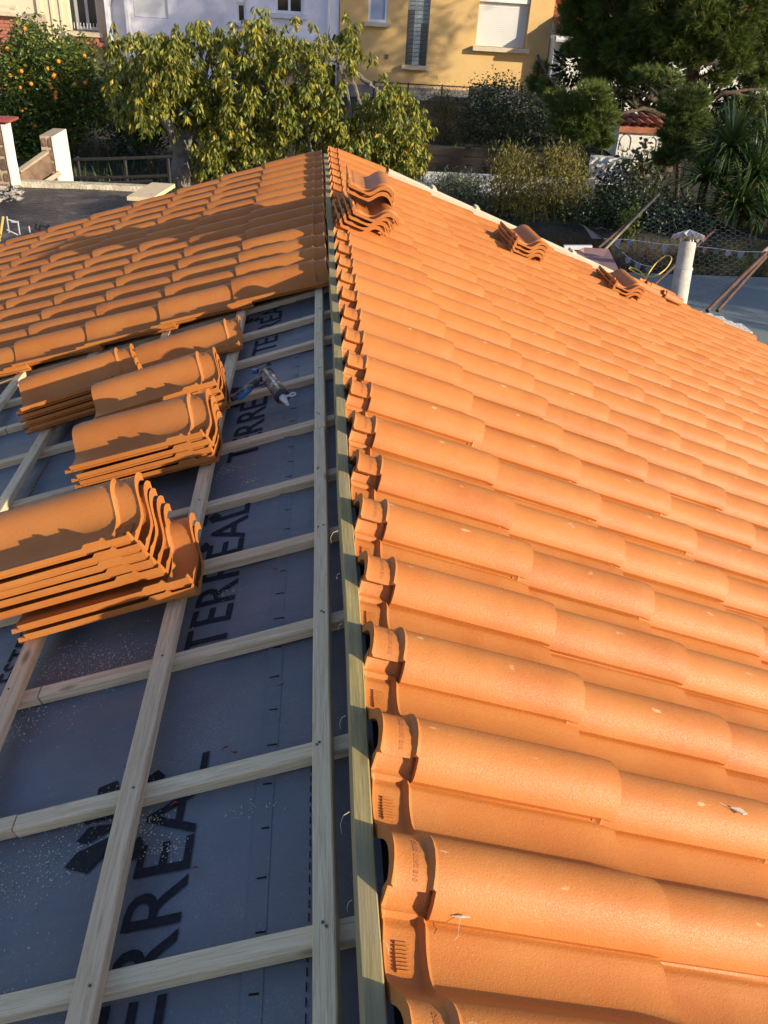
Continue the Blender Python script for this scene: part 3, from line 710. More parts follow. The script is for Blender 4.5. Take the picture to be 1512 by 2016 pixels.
# cream house
chs = tag(empty('cream_house', (-10, YH, GB)), 'cream rendered house with barred aluminium window at the far left', 'house')
c1 = pr(126, -40, 196, 64)
wallmesh(-16, XL-.02, GB, 4.4, YH-.02, [c1], .3).build('wall', CRM, chs)
fr = window(chs, (c1[0]+.12, c1[1]-.0, c1[2]+.03, c1[3]), YH, .07, 1, GLASS, simple('aluminium', (.42, .42, .42), .4, .1, 3, metal=.3), dep=.2)
for i in range(9):
    b_ = MB(); x = c1[0]+(c1[1]-c1[0])*(i+.5)/9; b_.tube([(x, YH-.04, c1[2]+.06), (x, YH-.04, c1[2]+.19)], .008, 5); b_.build('bar', UPVC, fr)
b_ = MB(); b_.box(((c1[0]+c1[1])/2, YH-.05, c1[2]-.05), ((c1[1]-c1[0])/2+.1, .1, .05)); b_.build('sill', SILLM, chs)
e = pr(121, 70, 200, 76)
for (xx, w_) in ((onY(205, 60, YH).x, .10), ((c1[0]-.38), .03), ((c1[0]-.16), .03)):
    b_ = MB(); b_.box((xx, YH-.035, 1.6), (w_, .014, 3.1-.75)); b_.build('pilaster', CRM_SHADE if w_ > .05 else CRM, chs)  # wide strip carries the painted shade beside the window
b_ = MB(); xx = onY(82, 40, YH).x; b_.box((xx, YH-.05, 1.4), (.05, .03, 2.9)); b_.build('pilaster', CRM, chs)
b_ = MB(); b_.box(((c1[0]+XL)/2-.1, YH-.08, e[2]-.12), ((XL-c1[0])/2+.2, .06, .05)); b_.build('cornice', CRM_SHADE, chs)
q = onY(150, 86, YH); roof_rows(chs, onY(120, 90, YH-1.6).x, XL-.1, YH-1.6, onY(170, 120, YH-1.6).z-.06, 1.55, .42, 3, CLAYO, .2)
# brick annex with a railing at the far left
BRK = simple('pink_brick', (.42, .17, .10), .9, .25, 4, .006, 30)
an = tag(empty('brick_annex', (-9.2, 21.5, GB)), 'small red brick annex with tiled edge and terrace railing, far left', 'annex')
q1 = onY(46, 100, 21.5); q0 = onY(0, 31, 21.5); tz = onY(20, 31, 21.5).z; x1 = q1.x
b_ = MB(); b_.box(((x1-13)/2, 22.6, (GB+tz)/2-.02), ((x1+13)/2, 1.06, (tz-GB)/2)); b_.build('wall', simple('mortar', (.36, .28, .22), .95, .2, 6), an)
bk = MB(); bk.box((0, 0, 0), (.105, .012, .03)); bk = bk.mesh('bk'); bk.materials.append(BRK); hb = 0
for r in range(22):
    for c in range(13):
        plink('brick', bk, None, an, Matrix.Translation((x1-.11-c*.222-(r % 2)*.1, 21.535+rnd.uniform(-.004, .004), tz-.05-r*.07)))
b_ = MB(); b_.box(((x1-13)/2, 21.5, tz+.03), ((x1+13)/2+.05, .12, .03)); b_.build('coping', SILLM, an)
tr_ = onY(20, 14, 21.5).z
b_ = MB(); b_.box(((x1-13)/2, 21.5, tr_), ((x1+13)/2, .05, .025)); b_.build('handrail', SILLM, an)
for i in range(8): b_ = MB(); b_.box((x1-.1-i*.33, 21.5, (tz+tr_)/2+.02), (.05, .03, (tr_-tz)/2-.03)); b_.build('baluster', SILLM, an)
roof_rows(an, -12, onY(60, 105, 21).x, 20.2, onY(20, 140, 20.2).z, 1.2, .5, 3, CLAYO, .22)
# right hand white house behind the pines
wh = tag(empty('white_house', (9.5, 23, GB)), 'white house with terracotta roof behind the pine trees on the right', 'house')
xw = 6.05; zt = onY(1100, 78, 23.5).z
wallmesh(xw, 16, GB, zt, 23.55, [], .2, 6).build('wall', WHT, wh)
b_ = MB(); b_.box(((xw+16)/2, 23.4, zt+.05), ((16-xw)/2+.1, .28, .04)); b_.build('eave', UPVC, wh)
b_ = MB(); b_.tube([(xw-.1, 23.15, zt+.02), (16, 23.15, zt+.02)], .07, 8); b_.tube([(xw+.25, 23.45, zt), (xw+.25, 23.45, GB)], .05, 8); b_.build('gutter', UPVC, wh)
roof_rows(wh, xw-.05, 15.8, 23.15, zt+.12, 4.2, 1.7, 7, CLAYO, .27)
# outhouse with arches
oh = tag(empty('arched_outhouse', (7.2, 16.5, GB)), 'small white outhouse with two arched openings and orange tiled coping', 'outhouse')
YO = 17.0
def arch_op(cx, w, z0, zs): return (cx-w/2, cx+w/2, z0, zs)
oz = onY(1235, 250, YO).z; ox0 = onY(1213, 300, YO).x; ox1 = onY(1300, 300, YO).x
k1 = onY(1232, 280, YO); k2 = onY(1282, 285, YO)
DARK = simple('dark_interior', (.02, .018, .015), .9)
om = MB(); om.box(((ox0+ox1)/2, YO+.35, (oz+GB)/2), ((ox1-ox0)/2, .33, (oz-GB)/2)); om.build('wall', WHT, oh)
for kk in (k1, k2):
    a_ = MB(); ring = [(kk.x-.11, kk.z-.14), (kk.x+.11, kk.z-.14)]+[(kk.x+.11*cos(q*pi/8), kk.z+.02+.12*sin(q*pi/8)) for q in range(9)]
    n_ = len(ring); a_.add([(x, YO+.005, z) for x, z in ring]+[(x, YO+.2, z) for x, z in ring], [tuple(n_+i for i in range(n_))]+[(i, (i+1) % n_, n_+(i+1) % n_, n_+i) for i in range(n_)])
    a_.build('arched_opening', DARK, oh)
roof_rows(oh, ox0-.05, ox1+.1, YO-.05, oz+.02, .75, .12, 2, CLAYO, .19)
# low white wall, buttress and dark board fence behind the shrubs
lw = tag(empty('garden_wall', (3.4, 13.2, GB)), 'low white rendered garden wall behind the shrubs', 'wall')
z_t = onY(905, 345, 13.2).z; b_ = MB(); b_.box((2.95, 13.3, (z_t+GB)/2), (1.4, .1, (z_t-GB)/2)); b_.build('wall', WHT, lw)
xb0 = onY(1155, 300, 14.4).x; xb1 = onY(1260, 300, 14.4).x; zb_ = onY(1190, 310, 14.4).z
b_ = MB(); b_.box(((xb0+xb1)/2, 14.5, (zb_+GB)/2), ((xb1-xb0)/2, .1, (zb_-GB)/2)); b_.build('wall', WHT, lw)
FENB = m_wood('dark_board', (.030, .022, .016), (.06, .045, .032), False)
fb = tag(empty('board_fence', (3.3, 14.2, GB)), 'dark brown board fence behind the low white wall', 'fence')
X0, X1 = onY(842, 300, 14.2).x, onY(1160, 300, 14.2).x; zf1 = onY(880, 290, 14.2).z; zf0 = onY(880, 350, 14.2).z-.3
nb_ = 6; bmx = MB(); bmx.box((0, 0, 0), ((X1-X0)/2, .012, (zf1-zf0)/nb_/2-.008)); bmx = bmx.mesh('b'); bmx.materials.append(FENB)
for i in range(nb_): plink('board', bmx, None, fb, Matrix.Translation(((X0+X1)/2, 14.2+.004*(i % 2), zf0+(zf1-zf0)*(i+.5)/nb_)))
for i in range(5): b_ = MB(); b_.box((X0+(X1-X0)*i/4, 14.24, (zf1+GB)/2), (.04, .025, (zf1-GB)/2+.03)); b_.build('post', FENB, fb)
# wire fence on the terrace in front of the yellow house
WIRE = simple('rusty_wire', (.10, .08, .07), .7, .3, 20, metal=.4)
def hexnet(P0, U, V, nu, nv, r, cell):
    mb = MB(); seen = set()
    a = cell/1.732
    def seg(p, q):
        k = tuple(round(v, 4) for v in p+q); 
        if k in seen or tuple(round(v, 4) for v in q+p) in seen: return
        seen.add(k)
        if min(p[0], q[0]) < 0 or max(p[0], q[0]) > 1 or min(p[1], q[1]) < 0 or max(p[1], q[1]) > 1: return
        f_ = lambda t: P0+U*t[0]+V*t[1]+U.cross(V).normalized()*(.03*sin(t[0]*9)*sin(t[1]*5))
        mb.tube([f_(p), f_(q)], r, 3, cap=False)
    lu, lv = U.length, V.length; j = 0; y = 0
    while y < lv:
        x = (j % 2)*cell/2
        while x < lu:
            c = (x/lu, y/lv); t = (x/lu, (y+a)/lv); l_ = ((x-cell/2)/lu, (y-a/2)/lv); r_ = ((x+cell/2)/lu, (y-a/2)/lv)
            seg(c, t); seg(c, l_); seg(c, r_); x += cell
        y += a*1.5; j += 1
    return mb
wf = tag(empty('wire_fence', (3.4, 23.2, GB)), 'thin wire mesh fence on posts in front of the yellow house wall', 'fence')
p0 = onY(735, 200, 23.2); p1 = onY(932, 222, 23.2); h_ = onY(860, 172, 23.2).z - onY(860, 222, 23.2).z
hexnet(Vector((p0.x, 23.2, p1.z)), Vector((p1.x-p0.x, 0, 0)), Vector((0, 0, h_)), 1, 1, .004, .11).build('wire_mesh', WIRE, wf)['kind'] = 'stuff'
b_ = MB(); b_.tube([(p0.x, 23.2, p1.z+h_), (p1.x, 23.2, p1.z+h_)], .015, 5); b_.build('top_rail', WIRE, wf)
for i in range(4): b_ = MB(); xx = p0.x+(p1.x-p0.x)*i/3; b_.tube([(xx, 23.2, GB), (xx, 23.2, p1.z+h_+.03)], .02, 6); b_.build('post', WIRE, wf)
tr2 = tag(empty('planter_trough', (5.0, 23.0, GB)), 'dark railed planter under the white roller shutter window', 'planter')
t0 = pr(930, 165, 1025, 178, 23.0); b_ = MB(); b_.box(((t0[0]+t0[1])/2, 23.2, (t0[2]+GB)/2), ((t0[1]-t0[0])/2, .25, (t0[2]-GB)/2)); b_.build('body', simple('planter_grey', (.12, .12, .12), .8), tr2)
b_ = MB(); b_.tube([(t0[0], 22.95, t0[3]), (t0[1], 22.95, t0[3])], .012, 5)
for i in range(12): xx = t0[0]+(t0[1]-t0[0])*i/11; b_.tube([(xx, 22.95, t0[2]), (xx, 22.95, t0[3])], .008, 4)
b_.build('railing', WIRE, tr2)
mt = tag(MB(), None) if False else None
b_ = MB(); q = onY(824, 194, 23.1); b_.tube([q+Vector((0, .06, 0)), q-Vector((0, .04, 0))], [.07, .065], 12); tag(b_.build('wall_lamp', simple('grey_plastic', (.3, .3, .3), .5)), 'small round grey lamp by the wire fence', 'lamp')
# ------------------------------------------------------------------ trees
def tree(name, label, cat='tree', group=None, loc=(0, 0, 0)):
    return tag(empty(name, loc), label, cat, group)
# fig tree
YT = 12.9
ft = tree('fig_tree', 'large fig tree with drooping yellow green leaves behind the far gable', loc=(-1.7, 12.9, -1.4))
tb = MB()
base = onY(350, 395, YT); 
def px(*q): return [onY(a, b, Y) for a, b, Y in q]
limb(tb, px((352, 400, 12.9), (352, 340, 12.9), (362, 280, 13.0), (385, 235, 13.1)), .17, .11, 10)
for rt in ((330, 385), (372, 392), (340, 398)): limb(tb, px((352, 350, 12.9), (rt[0], rt[1], 12.8)), .10, .04, 7)
limb(tb, px((358, 300, 12.9), (335, 250, 12.7), (290, 200, 12.6), (265, 165, 12.6)), .10, .04)
limb(tb, px((385, 235, 13.1), (420, 200, 13.1), (480, 175, 12.9), (520, 150, 12.8), (520, 100, 12.8)), .12, .04)
limb(tb, px((385, 235, 13.1), (400, 180, 13.2), (410, 120, 13.2), (415, 80, 13.2)), .08, .02)
limb(tb, px((480, 175, 12.9), (560, 165, 12.8), (600, 140, 12.7), (640, 112, 12.7), (665, 118, 12.7), (700, 145, 12.7), (730, 165, 12.6)), .085, .03)
for a in (((665, 122, 12.7), (690, 150, 12.7), (705, 185, 12.7), (720, 235, 12.7)), ((668, 122, 12.7), (682, 180, 12.6), (690, 220, 12.6), (685, 275, 12.6)),
          ((700, 145, 12.7), (740, 172, 12.7), (765, 195, 12.6)), ((690, 210, 12.6), (672, 250, 12.6), (680, 285, 12.6)), ((668, 120, 12.7), (700, 170, 12.6), (712, 220, 12.6), (716, 280, 12.6)),
          ((480, 175, 12.8), (470, 200, 12.6), (465, 240, 12.6)), ((470, 180, 12.8), (440, 200, 12.6), (438, 225, 12.6)), ((520, 150, 12.8), (540, 190, 12.6), (545, 250, 12.6)),
          ((600, 140, 12.7), (625, 160, 12.6), (640, 200, 12.6), (625, 260, 12.6)), ((655, 112, 12.7), (648, 70, 12.8), (650, 50, 12.8)), ((640, 112, 12.7), (632, 80, 12.7), (625, 60, 12.7)),
          ((765, 195, 12.6), (785, 230, 12.6), (790, 270, 12.6)), ((740, 172, 12.7), (760, 215, 12.6), (757, 250, 12.6)), ((300, 210, 12.6), (280, 240, 12.6), (285, 265, 12.5)), ((560, 165, 12.8), (560, 200, 12.6), (600, 240, 12.6), (615, 300, 12.5))):
    limb(tb, px(*a), .028, .010, 5, .03)
tb.build('trunk', BARKG, ft, smooth=60)
FP = [(212, 95), (235, 75), (262, 68), (290, 78), (322, 70), (350, 72), (365, 88), (378, 58), (398, 40), (412, 70), (430, 52), (445, 62), (452, 92), (470, 60), (500, 45), (518, 30), (535, 45), (560, 42), (577, 62), (600, 68), (628, 75), (640, 50), (668, 62), (690, 55), (706, 90), (700, 140), (660, 130), (640, 150), (668, 200), (655, 240), (700, 225), (735, 185), (790, 165), (812, 200), (838, 240), (845, 330), (830, 375), (770, 340), (700, 300), (640, 285), (590, 290), (520, 312), (450, 320), (400, 350), (378, 330), (395, 290), (340, 235), (322, 215), (300, 240), (262, 255), (235, 230), (210, 170)]
cl = MB()
def figclump(P, n=14, sp=.10):
    for _ in range(n):
        a = rnd.uniform(0, 2*pi); k = rnd.uniform(.1, .9); d = Vector((cos(a)*k, sin(a)*k, -rnd.uniform(.4, 1.1)))
        leaf(cl, P+Vector((cos(a)*.02, sin(a)*.02, rnd.uniform(-.05, .07))), d, rnd.uniform(.07, .125), rnd.uniform(.014, .023), .3, .2)
cc = polypts(FP, 430, 12.1, 14.0)
for P in cc:
    for _ in range(rnd.randint(4, 6)):
        Q = P+Vector((rnd.gauss(0, .075), rnd.gauss(0, .10), rnd.gauss(0, .095)))
        x, y, z = proj(Q)
        if inpoly(x, y, FP) or rnd.random() < .5: figclump(Q, rnd.randint(13, 18))
    tb2 = P
for x, y in ((700, 100), (735, 110), (697, 60), (765, 180), (690, 75), (705, 130), (703, 88)):
    for _ in range(3): figclump(onY(x+rnd.uniform(-10, 10), y+rnd.uniform(-12, 12), 12.6), 9)
cl.build('crown', FIGL, ft)
# orange tree
ot = tree('orange_tree', 'dense round orange tree carrying ripe fruit beside the cream house', loc=(-5.3, 15, -1.4))
OP = [(-15, 130), (10, 118), (20, 92), (38, 60), (62, 50), (75, 75), (98, 78), (112, 70), (128, 92), (150, 78), (172, 108), (182, 130), (206, 150), (222, 175), (222, 232), (200, 250), (160, 262), (130, 300), (98, 330), (60, 340), (20, 335), (-15, 300)]
tb = MB(); limb(tb, px((90, 360, 15), (95, 300, 15), (90, 230, 15)), .12, .08); limb(tb, px((95, 300, 15), (40, 220, 14.9), (20, 160, 15)), .07, .03); limb(tb, px((95, 300, 15), (160, 210, 15), (190, 170, 15)), .07, .03); tb.build('trunk', BARKG, ot, smooth=60)
cl = MB()
for P in polypts(OP, 700, 14.3, 16.0):
    for _ in range(26):
        Q = P+Vector((rnd.gauss(0, .11), rnd.gauss(0, .12), rnd.gauss(0, .10)))
        d = rdir(); d.z = d.z*.6+.15; leaf(cl, Q, d, rnd.uniform(.06, .10), rnd.uniform(.014, .024), .2, .1)
cl.build('crown', ORGL, ot)
ORF = simple('orange_fruit', (.75, .27, .015), .5, .15, 10, .003, 60)
uv = bmesh.new(); bmesh.ops.create_uvsphere(uv, u_segments=10, v_segments=8, radius=.030); om_ = bpy.data.meshes.new('fruit'); uv.to_mesh(om_); uv.free(); om_.polygons.foreach_set('use_smooth', [True]*len(om_.polygons)); om_.materials.append(ORF)
for x, y in ((42, 140), (38, 141), (94, 135), (107, 147), (105, 151), (98, 166), (101, 173), (110, 182), (109, 186), (61, 165), (20, 149), (40, 173), (147, 166), (115, 121), (42, 217), (17, 230), (69, 248), (208, 162), (203, 169), (209, 172), (209, 179), (213, 232), (166, 110), (110, 193), (14, 96), (48, 56), (168, 163), (215, 140)):
    plink('orange', om_, None, ot, Matrix.Translation(onY(x, y, 14.28+rnd.uniform(-.08, .14))))
# hedge strip along the left foot
def bush(name, label, PL, n, Y0, Y1, m, L=(.05, .09), w=(.010, .018), k=20, sg=.09, up=.2, stems=4, cat='shrub', group=None, stemm=None):
    xm = sum(p[0] for p in PL)/len(PL); ybm = max(p[1] for p in PL); Ym = (Y0+Y1)/2
    B = onY(xm, ybm, Ym); b = tree(name, label, cat, group, loc=(B.x, Ym, min(B.z, -1.4)))
    t = MB(); top = min(p[1] for p in PL); pts = polypts(PL, n, Y0, Y1)
    for i in range(stems):
        P = pts[i]; limb(t, [Vector((B.x+rnd.uniform(-.1, .1), Ym, min(B.z, -1.35)-.05)), Vector(((B.x+P.x)/2+rnd.uniform(-.1, .1), Ym, (B.z+P.z)/2)), P], .03, .008, 5, .05)
    t.build('trunk' if cat == 'tree' else 'stem', stemm or BARKB, b, smooth=60)
    c = MB()
    for P in pts:
        for _ in range(k):
            Q = P+Vector((rnd.gauss(0, sg), rnd.gauss(0, sg), rnd.gauss(0, sg))); d = rdir(); d.z = d.z*.7+up
            leaf(c, Q, d, rnd.uniform(*L), rnd.uniform(*w), .2, .15)
    c.build('crown' if cat == 'tree' else 'foliage', m, b); return b
bush('laurel_shrub', 'dark green laurel shrub between the orange tree and fig trunk', [(225, 240), (300, 225), (340, 250), (335, 300), (250, 310), (215, 300)], 120, 14.2, 15.4, DARKL)
bush('strap_leaf_plant', 'bright green strap leaved plant left of the fig trunk', [(262, 255), (312, 250), (318, 285), (262, 290)], 40, 13.6, 14, GRAS, (.15, .28), (.008, .014), 10, .05, .9, 2, 'plant')
bush('holly_shrub', 'dark bushy evergreen under the planter of the yellow house', [(925, 190), (960, 165), (1010, 160), (1060, 175), (1085, 210), (1080, 300), (1000, 330), (930, 300), (905, 245)], 420, 17.5, 19.5, DARKL, sg=.12, k=24)
bush('brown_shrub', 'thin brownish shrub beside the fig tree, under the wire fence', [(845, 200), (880, 190), (905, 225), (900, 280), (860, 295), (840, 260)], 110, 17.5, 18.5, BROWL, (.04, .09), (.004, .008), 30, .12, .8)
bush('willow_leaf_shrub', 'tall yellowish willow leaved shrub left of the white wall end', [(975, 330), (1010, 305), (1040, 320), (1060, 350), (1055, 430), (1040, 470), (1000, 440), (975, 400)], 240, 11.6, 12.6, BAMBL, (.05, .10), (.005, .009), 22, .09, .9, 6, group=None)
bush('willow_leaf_shrub', 'second yellowish shrub, right of the tall willow leaved one', [(1062, 330), (1095, 300), (1130, 305), (1155, 340), (1155, 410), (1130, 470), (1080, 470), (1065, 400)], 260, 11.8, 12.8, BAMBL, (.05, .10), (.005, .009), 22, .09, .9, 6)
bush('olive_shrub', 'grey green narrow leaved shrub at the foot of the white wall', [(845, 375), (880, 352), (930, 358), (955, 375), (952, 420), (925, 440), (880, 405)], 170, 11.5, 12.4, OLIVL, (.05, .09), (.005, .008), 22, .08, .7)
bush('rose_shrub', 'sparse dark shrub in front of the white outhouse buttress', [(1170, 365), (1200, 345), (1215, 370), (1245, 400), (1235, 470), (1165, 480)], 90, 12.6, 13.4, DARKL, (.05, .09), (.014, .024), 14, .10, .3)
bush('fig_sapling', 'sparse broad leaved sapling in front of the outhouse', [(1235, 305), (1290, 290), (1300, 330), (1290, 390), (1240, 380), (1225, 345)], 60, 13.8, 14.6, OLIVL, (.09, .15), (.022, .035), 8, .10, -.1)
bush('ivy_shrub', 'low dark undergrowth behind the bunting line', [(1120, 430), (1180, 390), (1260, 385), (1330, 400), (1400, 430), (1420, 490), (1290, 485), (1180, 485), (1100, 470)], 420, 11.3, 12.2, DARKL, sg=.12)
bush('nettle_plant', 'bright green leafy weeds by the leaning poles', [(1220, 430), (1245, 420), (1255, 450), (1235, 475), (1215, 460)], 40, 10.9, 11.4, ORGL, (.05, .08), (.014, .022), 12, .05, .3, 2, 'plant')
bush('spiky_plant', 'small spiky green plant on the edge of the flat roof', [(1375, 510), (1420, 505), (1430, 535), (1380, 540)], 22, 10.9, 11.2, GRAS, (.14, .22), (.007, .012), 9, .03, .8, 2, 'plant')
# pines
def needles(mb, P, d, n, L):
    d = d.normalized(); a = d.orthogonal().normalized(); b = d.cross(a)
    for _ in range(n):
        an = rnd.uniform(0, 2*pi); sp = rnd.uniform(.25, 1.1); q = (d+(a*cos(an)+b*sin(an))*sp).normalized(); l = L*rnd.uniform(.7, 1.1)
        s0 = P-d*rnd.uniform(0, L*.8); w = q.orthogonal().normalized()*.0048
        mb.add([s0-w, s0+w, s0+q*l], [(0, 1, 2)])
def pine_clump(mb, tw, P, R, n, L=.12, up=.25):
    for _ in range(n):
        o_ = rdir(); o_.z = o_.z*.75+.1; r = R*rnd.uniform(.35, 1.0)**.6; Q = P+o_*r
        d = (o_+Vector((0, 0, up))+rdir()*.5)
        if rnd.random() < .35: tw.tube([P+o_*r*.3, Q], [.008, .003], 3, cap=False)
        needles(mb, Q, d, 22, L)
def pine(name, label, clumps, trunk, limbs, L=.12, dens=1, loc=None, cat='tree', r0=.16):
    t = tree(name, label, cat, loc=loc); tw = MB()
    Qs = limb(tw, trunk, r0, r0*.55, 9, .05)
    for l_ in limbs: limb(tw, l_, .06, .018, 6, .06)
    nm = MB()
    for (P, R) in clumps:
        j = min(Qs, key=lambda q: (q-P).length); limb(tw, [j, j.lerp(P, .55)+Vector((0, 0, .05)), P], .03, .01, 5, .08)
        pine_clump(nm, tw, P, R, int(dens*95*(R/.4)**2), L)
    tw.build('trunk', BARKB, t, smooth=60); nm.build('crown', PINL, t); return t
def cl_(x, y, Y, R): return (onY(x, y, Y), R)
big = []
for (x, y, Y, R) in ((1140, 35, 16.5, .42), (1170, 80, 16.3, .45), (1205, 30, 16, .5), (1230, 100, 15.8, .45), (1260, 55, 15.6, .5), (1300, 20, 15.2, .5), (1330, 75, 15, .45), (1290, 110, 15.6, .42),
                     (1380, 30, 14.8, .5), (1370, 100, 15, .40), (1430, 70, 14.8, .5), (1470, 15, 14.8, .5), (1500, 80, 15, .5), (1455, 115, 14.8, .34), (1540, 40, 15, .5), (1180, 140, 16.4, .35), (1240, 150, 16.2, .32),
                     (1160, -40, 16.4, .6), (1240, -50, 16, .7), (1330, -60, 15.5, .7), (1430, -60, 15.2, .7), (1520, -50, 15, .7), (1300, 170, 15.9, .22), (1420, 150, 15.6, .24), (1490, 150, 16, .34), (1545, 130, 16, .4), (1135, 10, 16.6, .3), (1115, 60, 16.7, .18), (1128, 95, 16.7, .2)):
    big.append(cl_(x, y, Y, R))
for _ in range(22):  # crown continues above and beside the frame
    big.append((Vector((rnd.uniform(5.6, 12.5), rnd.uniform(13.8, 17.5), rnd.uniform(2.0, 4.2))), rnd.uniform(.6, .85)))
pine('pine_tree', 'big dark pine overhanging the white house in the upper right corner', big, px((1300, 400, 15.9), (1312, 320, 15.9), (1335, 240, 15.9), (1360, 150, 16.0), (1380, 40, 16.0))+[Vector((8.5, 16, 3.4))],
     [px((1340, 215, 15.9), (1280, 195, 15.6), (1240, 170, 15.6)), px((1350, 190, 15.9), (1420, 190, 15.7), (1500, 175, 15.8)), px((1335, 240, 15.9), (1270, 215, 15.4), (1220, 225, 15.2)), px((1340, 230, 15.9), (1420, 185, 15.6), (1480, 190, 15.5))], loc=(7.6, 15.9, -1.4), dens=2.6, L=.14)
pine('young_pine', 'young bright green pine standing in front of the white house corner', [cl_(*q) for q in ((1130, 215, 15.0, .34), (1165, 195, 15.1, .36), (1180, 235, 15, .36), (1145, 255, 14.9, .34), (1110, 245, 15, .3), (1100, 200, 15.3, .26), (1065, 135, 16.5, .16), (1058, 165, 16.4, .22), (1085, 180, 16, .28), (1190, 275, 14.9, .22))],
     px((1140, 340, 15.1), (1140, 270, 15.1), (1125, 200, 15.2), (1075, 150, 16), (1060, 110, 16.4)), [px((1130, 230, 15.1), (1180, 220, 15))], .11, 3.6, loc=(5.3, 15.1, -1.4), r0=.03)
pine('leaning_pine', 'sunlit green pine growing between outhouse and yucca', [cl_(*q) for q in ((1330, 205, 13.4, .28), (1365, 195, 13.4, .26), (1350, 235, 13.3, .32), (1330, 265, 13.3, .28), (1375, 250, 13.4, .24), (1335, 290, 13.2, .28), (1310, 310, 13.3, .22), (1365, 300, 13.4, .2), (1285, 155, 14, .24), (1320, 160, 14, .22), (1255, 150, 14.2, .14))],
     px((1330, 400, 13.5), (1335, 330, 13.5), (1345, 250, 13.5), (1350, 200, 13.5)), [px((1345, 250, 13.5), (1300, 190, 13.8), (1270, 160, 14))], .10, 4.0, loc=(5.9, 13.5, -1.4), r0=.04)
pine('grey_green_pine', 'thin grey green pine at the right edge above the yucca', [cl_(*q) for q in ((1460, 215, 14.6, .26), (1500, 205, 14.6, .28), (1490, 250, 14.6, .28), (1530, 235, 14.6, .3), (1500, 290, 14.5, .22))],
     px((1520, 400, 14.8), (1515, 300, 14.8), (1500, 220, 14.8)), [], .10, 2.4, loc=(7.6, 14.8, -1.4), r0=.04)
PINL2 = m_leaf('dark_needle', [(0, (.012, .022, .008)), (.6, (.024, .04, .012)), (1, (.045, .065, .018))], .6, .1)
def farcrown(name, label, cs, n, loc):
    t = tree(name, label, loc=loc); tw = MB(); b = Vector(loc); top = cs[0][0]; limb(tw, [b, b.lerp(top, .5), top], .16, .06, 8, .1)
    nm = MB()
    for P, R in cs:
        limb(tw, [b.lerp(top, .6), b.lerp(top, .7).lerp(P, .5), P], .05, .015, 5, .1)
        for _ in range(n):
            o_ = rdir(); Q = P+o_*R*rnd.uniform(.2, 1)**.5; leaf(nm, Q, o_+rdir()*.6, rnd.uniform(.12, .2), .03, .2, .1)
    tw.build('trunk', BARKB, t, smooth=60); nm.build('crown', PINL2, t)
farcrown('evergreen_tree', 'dark evergreen mass behind the big pine, before the white house', [cl_(*q) for q in ((1200, 170, 19, .5), (1250, 210, 19, .5), (1400, 200, 18.5, .45), (1450, 230, 18, .5), (1500, 200, 18, .5), (1180, 110, 19.5, .5), (1300, 130, 19, .6), (1400, 110, 19, .6), (1500, 110, 19, .6), (1130, 130, 19.5, .4), (1400, 260, 17.5, .4), (1470, 300, 17, .5), (1200, 90, 19.5, .5))], 520, (8.6, 18.9, -1.4))
for lb, lc, cc_ in (('tall unseen evergreen added beyond the right edge to shade the lilac house', (13.5, 16.0, -1.4), [(Vector((rnd.uniform(9.8, 15.2), rnd.uniform(14.0, 15.6), rnd.uniform(3.8, 7.6))), rnd.uniform(.8, 1.2)) for _ in range(46)]),  # added out of view so that its shade covers the lilac house
                    ('unseen evergreen added beyond the flat roof to shade the yucca', (15.2, 5.8, -3.3), [(Vector((rnd.uniform(14.2, 16.2), rnd.uniform(4.9, 6.9), rnd.uniform(1.2, 4.6))), rnd.uniform(.35, .5)) for _ in range(7)]),  # added out of view to throw shade on the yucca
                    ('low unseen evergreen added nearer the camera to shade the flat roof', (15.0, 2.8, -3.3), [(Vector((rnd.uniform(14.2, 16), rnd.uniform(1.9, 3.5), rnd.uniform(1.4, 4.2))), rnd.uniform(.35, .5)) for _ in range(22)])):  # added out of view to darken the near part of the flat roof
    farcrown('evergreen_tree', lb, cc_, 420, lc)
# yucca
yc = tree('yucca', 'large dark green yucca with spiky rosettes at the right edge', 'yucca', loc=(5.6, 11.9, -1.4))
yl = MB(); yt = MB()
for (x, y, Y, n, L) in ((1440, 290, 12.2, 190, .78), (1485, 345, 11.8, 190, .74), (1390, 350, 12.0, 120, .58), (1510, 290, 12.4, 130, .7), (1455, 400, 11.5, 150, .66), (1500, 420, 11.5, 120, .6)):
    P = onY(x, y, Y); limb(yt, [Vector((P.x+.05, Y+.1, -1.6)), P], .07, .06, 8, .03)
    for _ in range(n):
        d = rdir(); d.z = abs(d.z)*1.1-.35; d.normalize(); l = L*rnd.uniform(.75, 1.1); w = .021
        s_ = d.cross(Vector((0, 0, 1))).normalized()*w; dr = Vector((0, 0, -1))*l*rnd.uniform(.02, .34)
        p1 = P+d*l*.45; p2 = P+d*l*.8+dr*.4; p3 = P+d*l+dr
        c_ = Vector((0, 0, -.006))
        yl.add([P-s_*.7, P+c_, P+s_*.7, p1-s_, p1+c_, p1+s_, p2-s_*.6, p2+c_, p2+s_*.6, p3], [(0, 1, 4, 3), (1, 2, 5, 4), (3, 4, 7, 6), (4, 5, 8, 7), (6, 7, 9), (7, 8, 9)])
yl.build('leaves', YUCL, yc); yt.build('trunk', BARKB, yc, smooth=60)
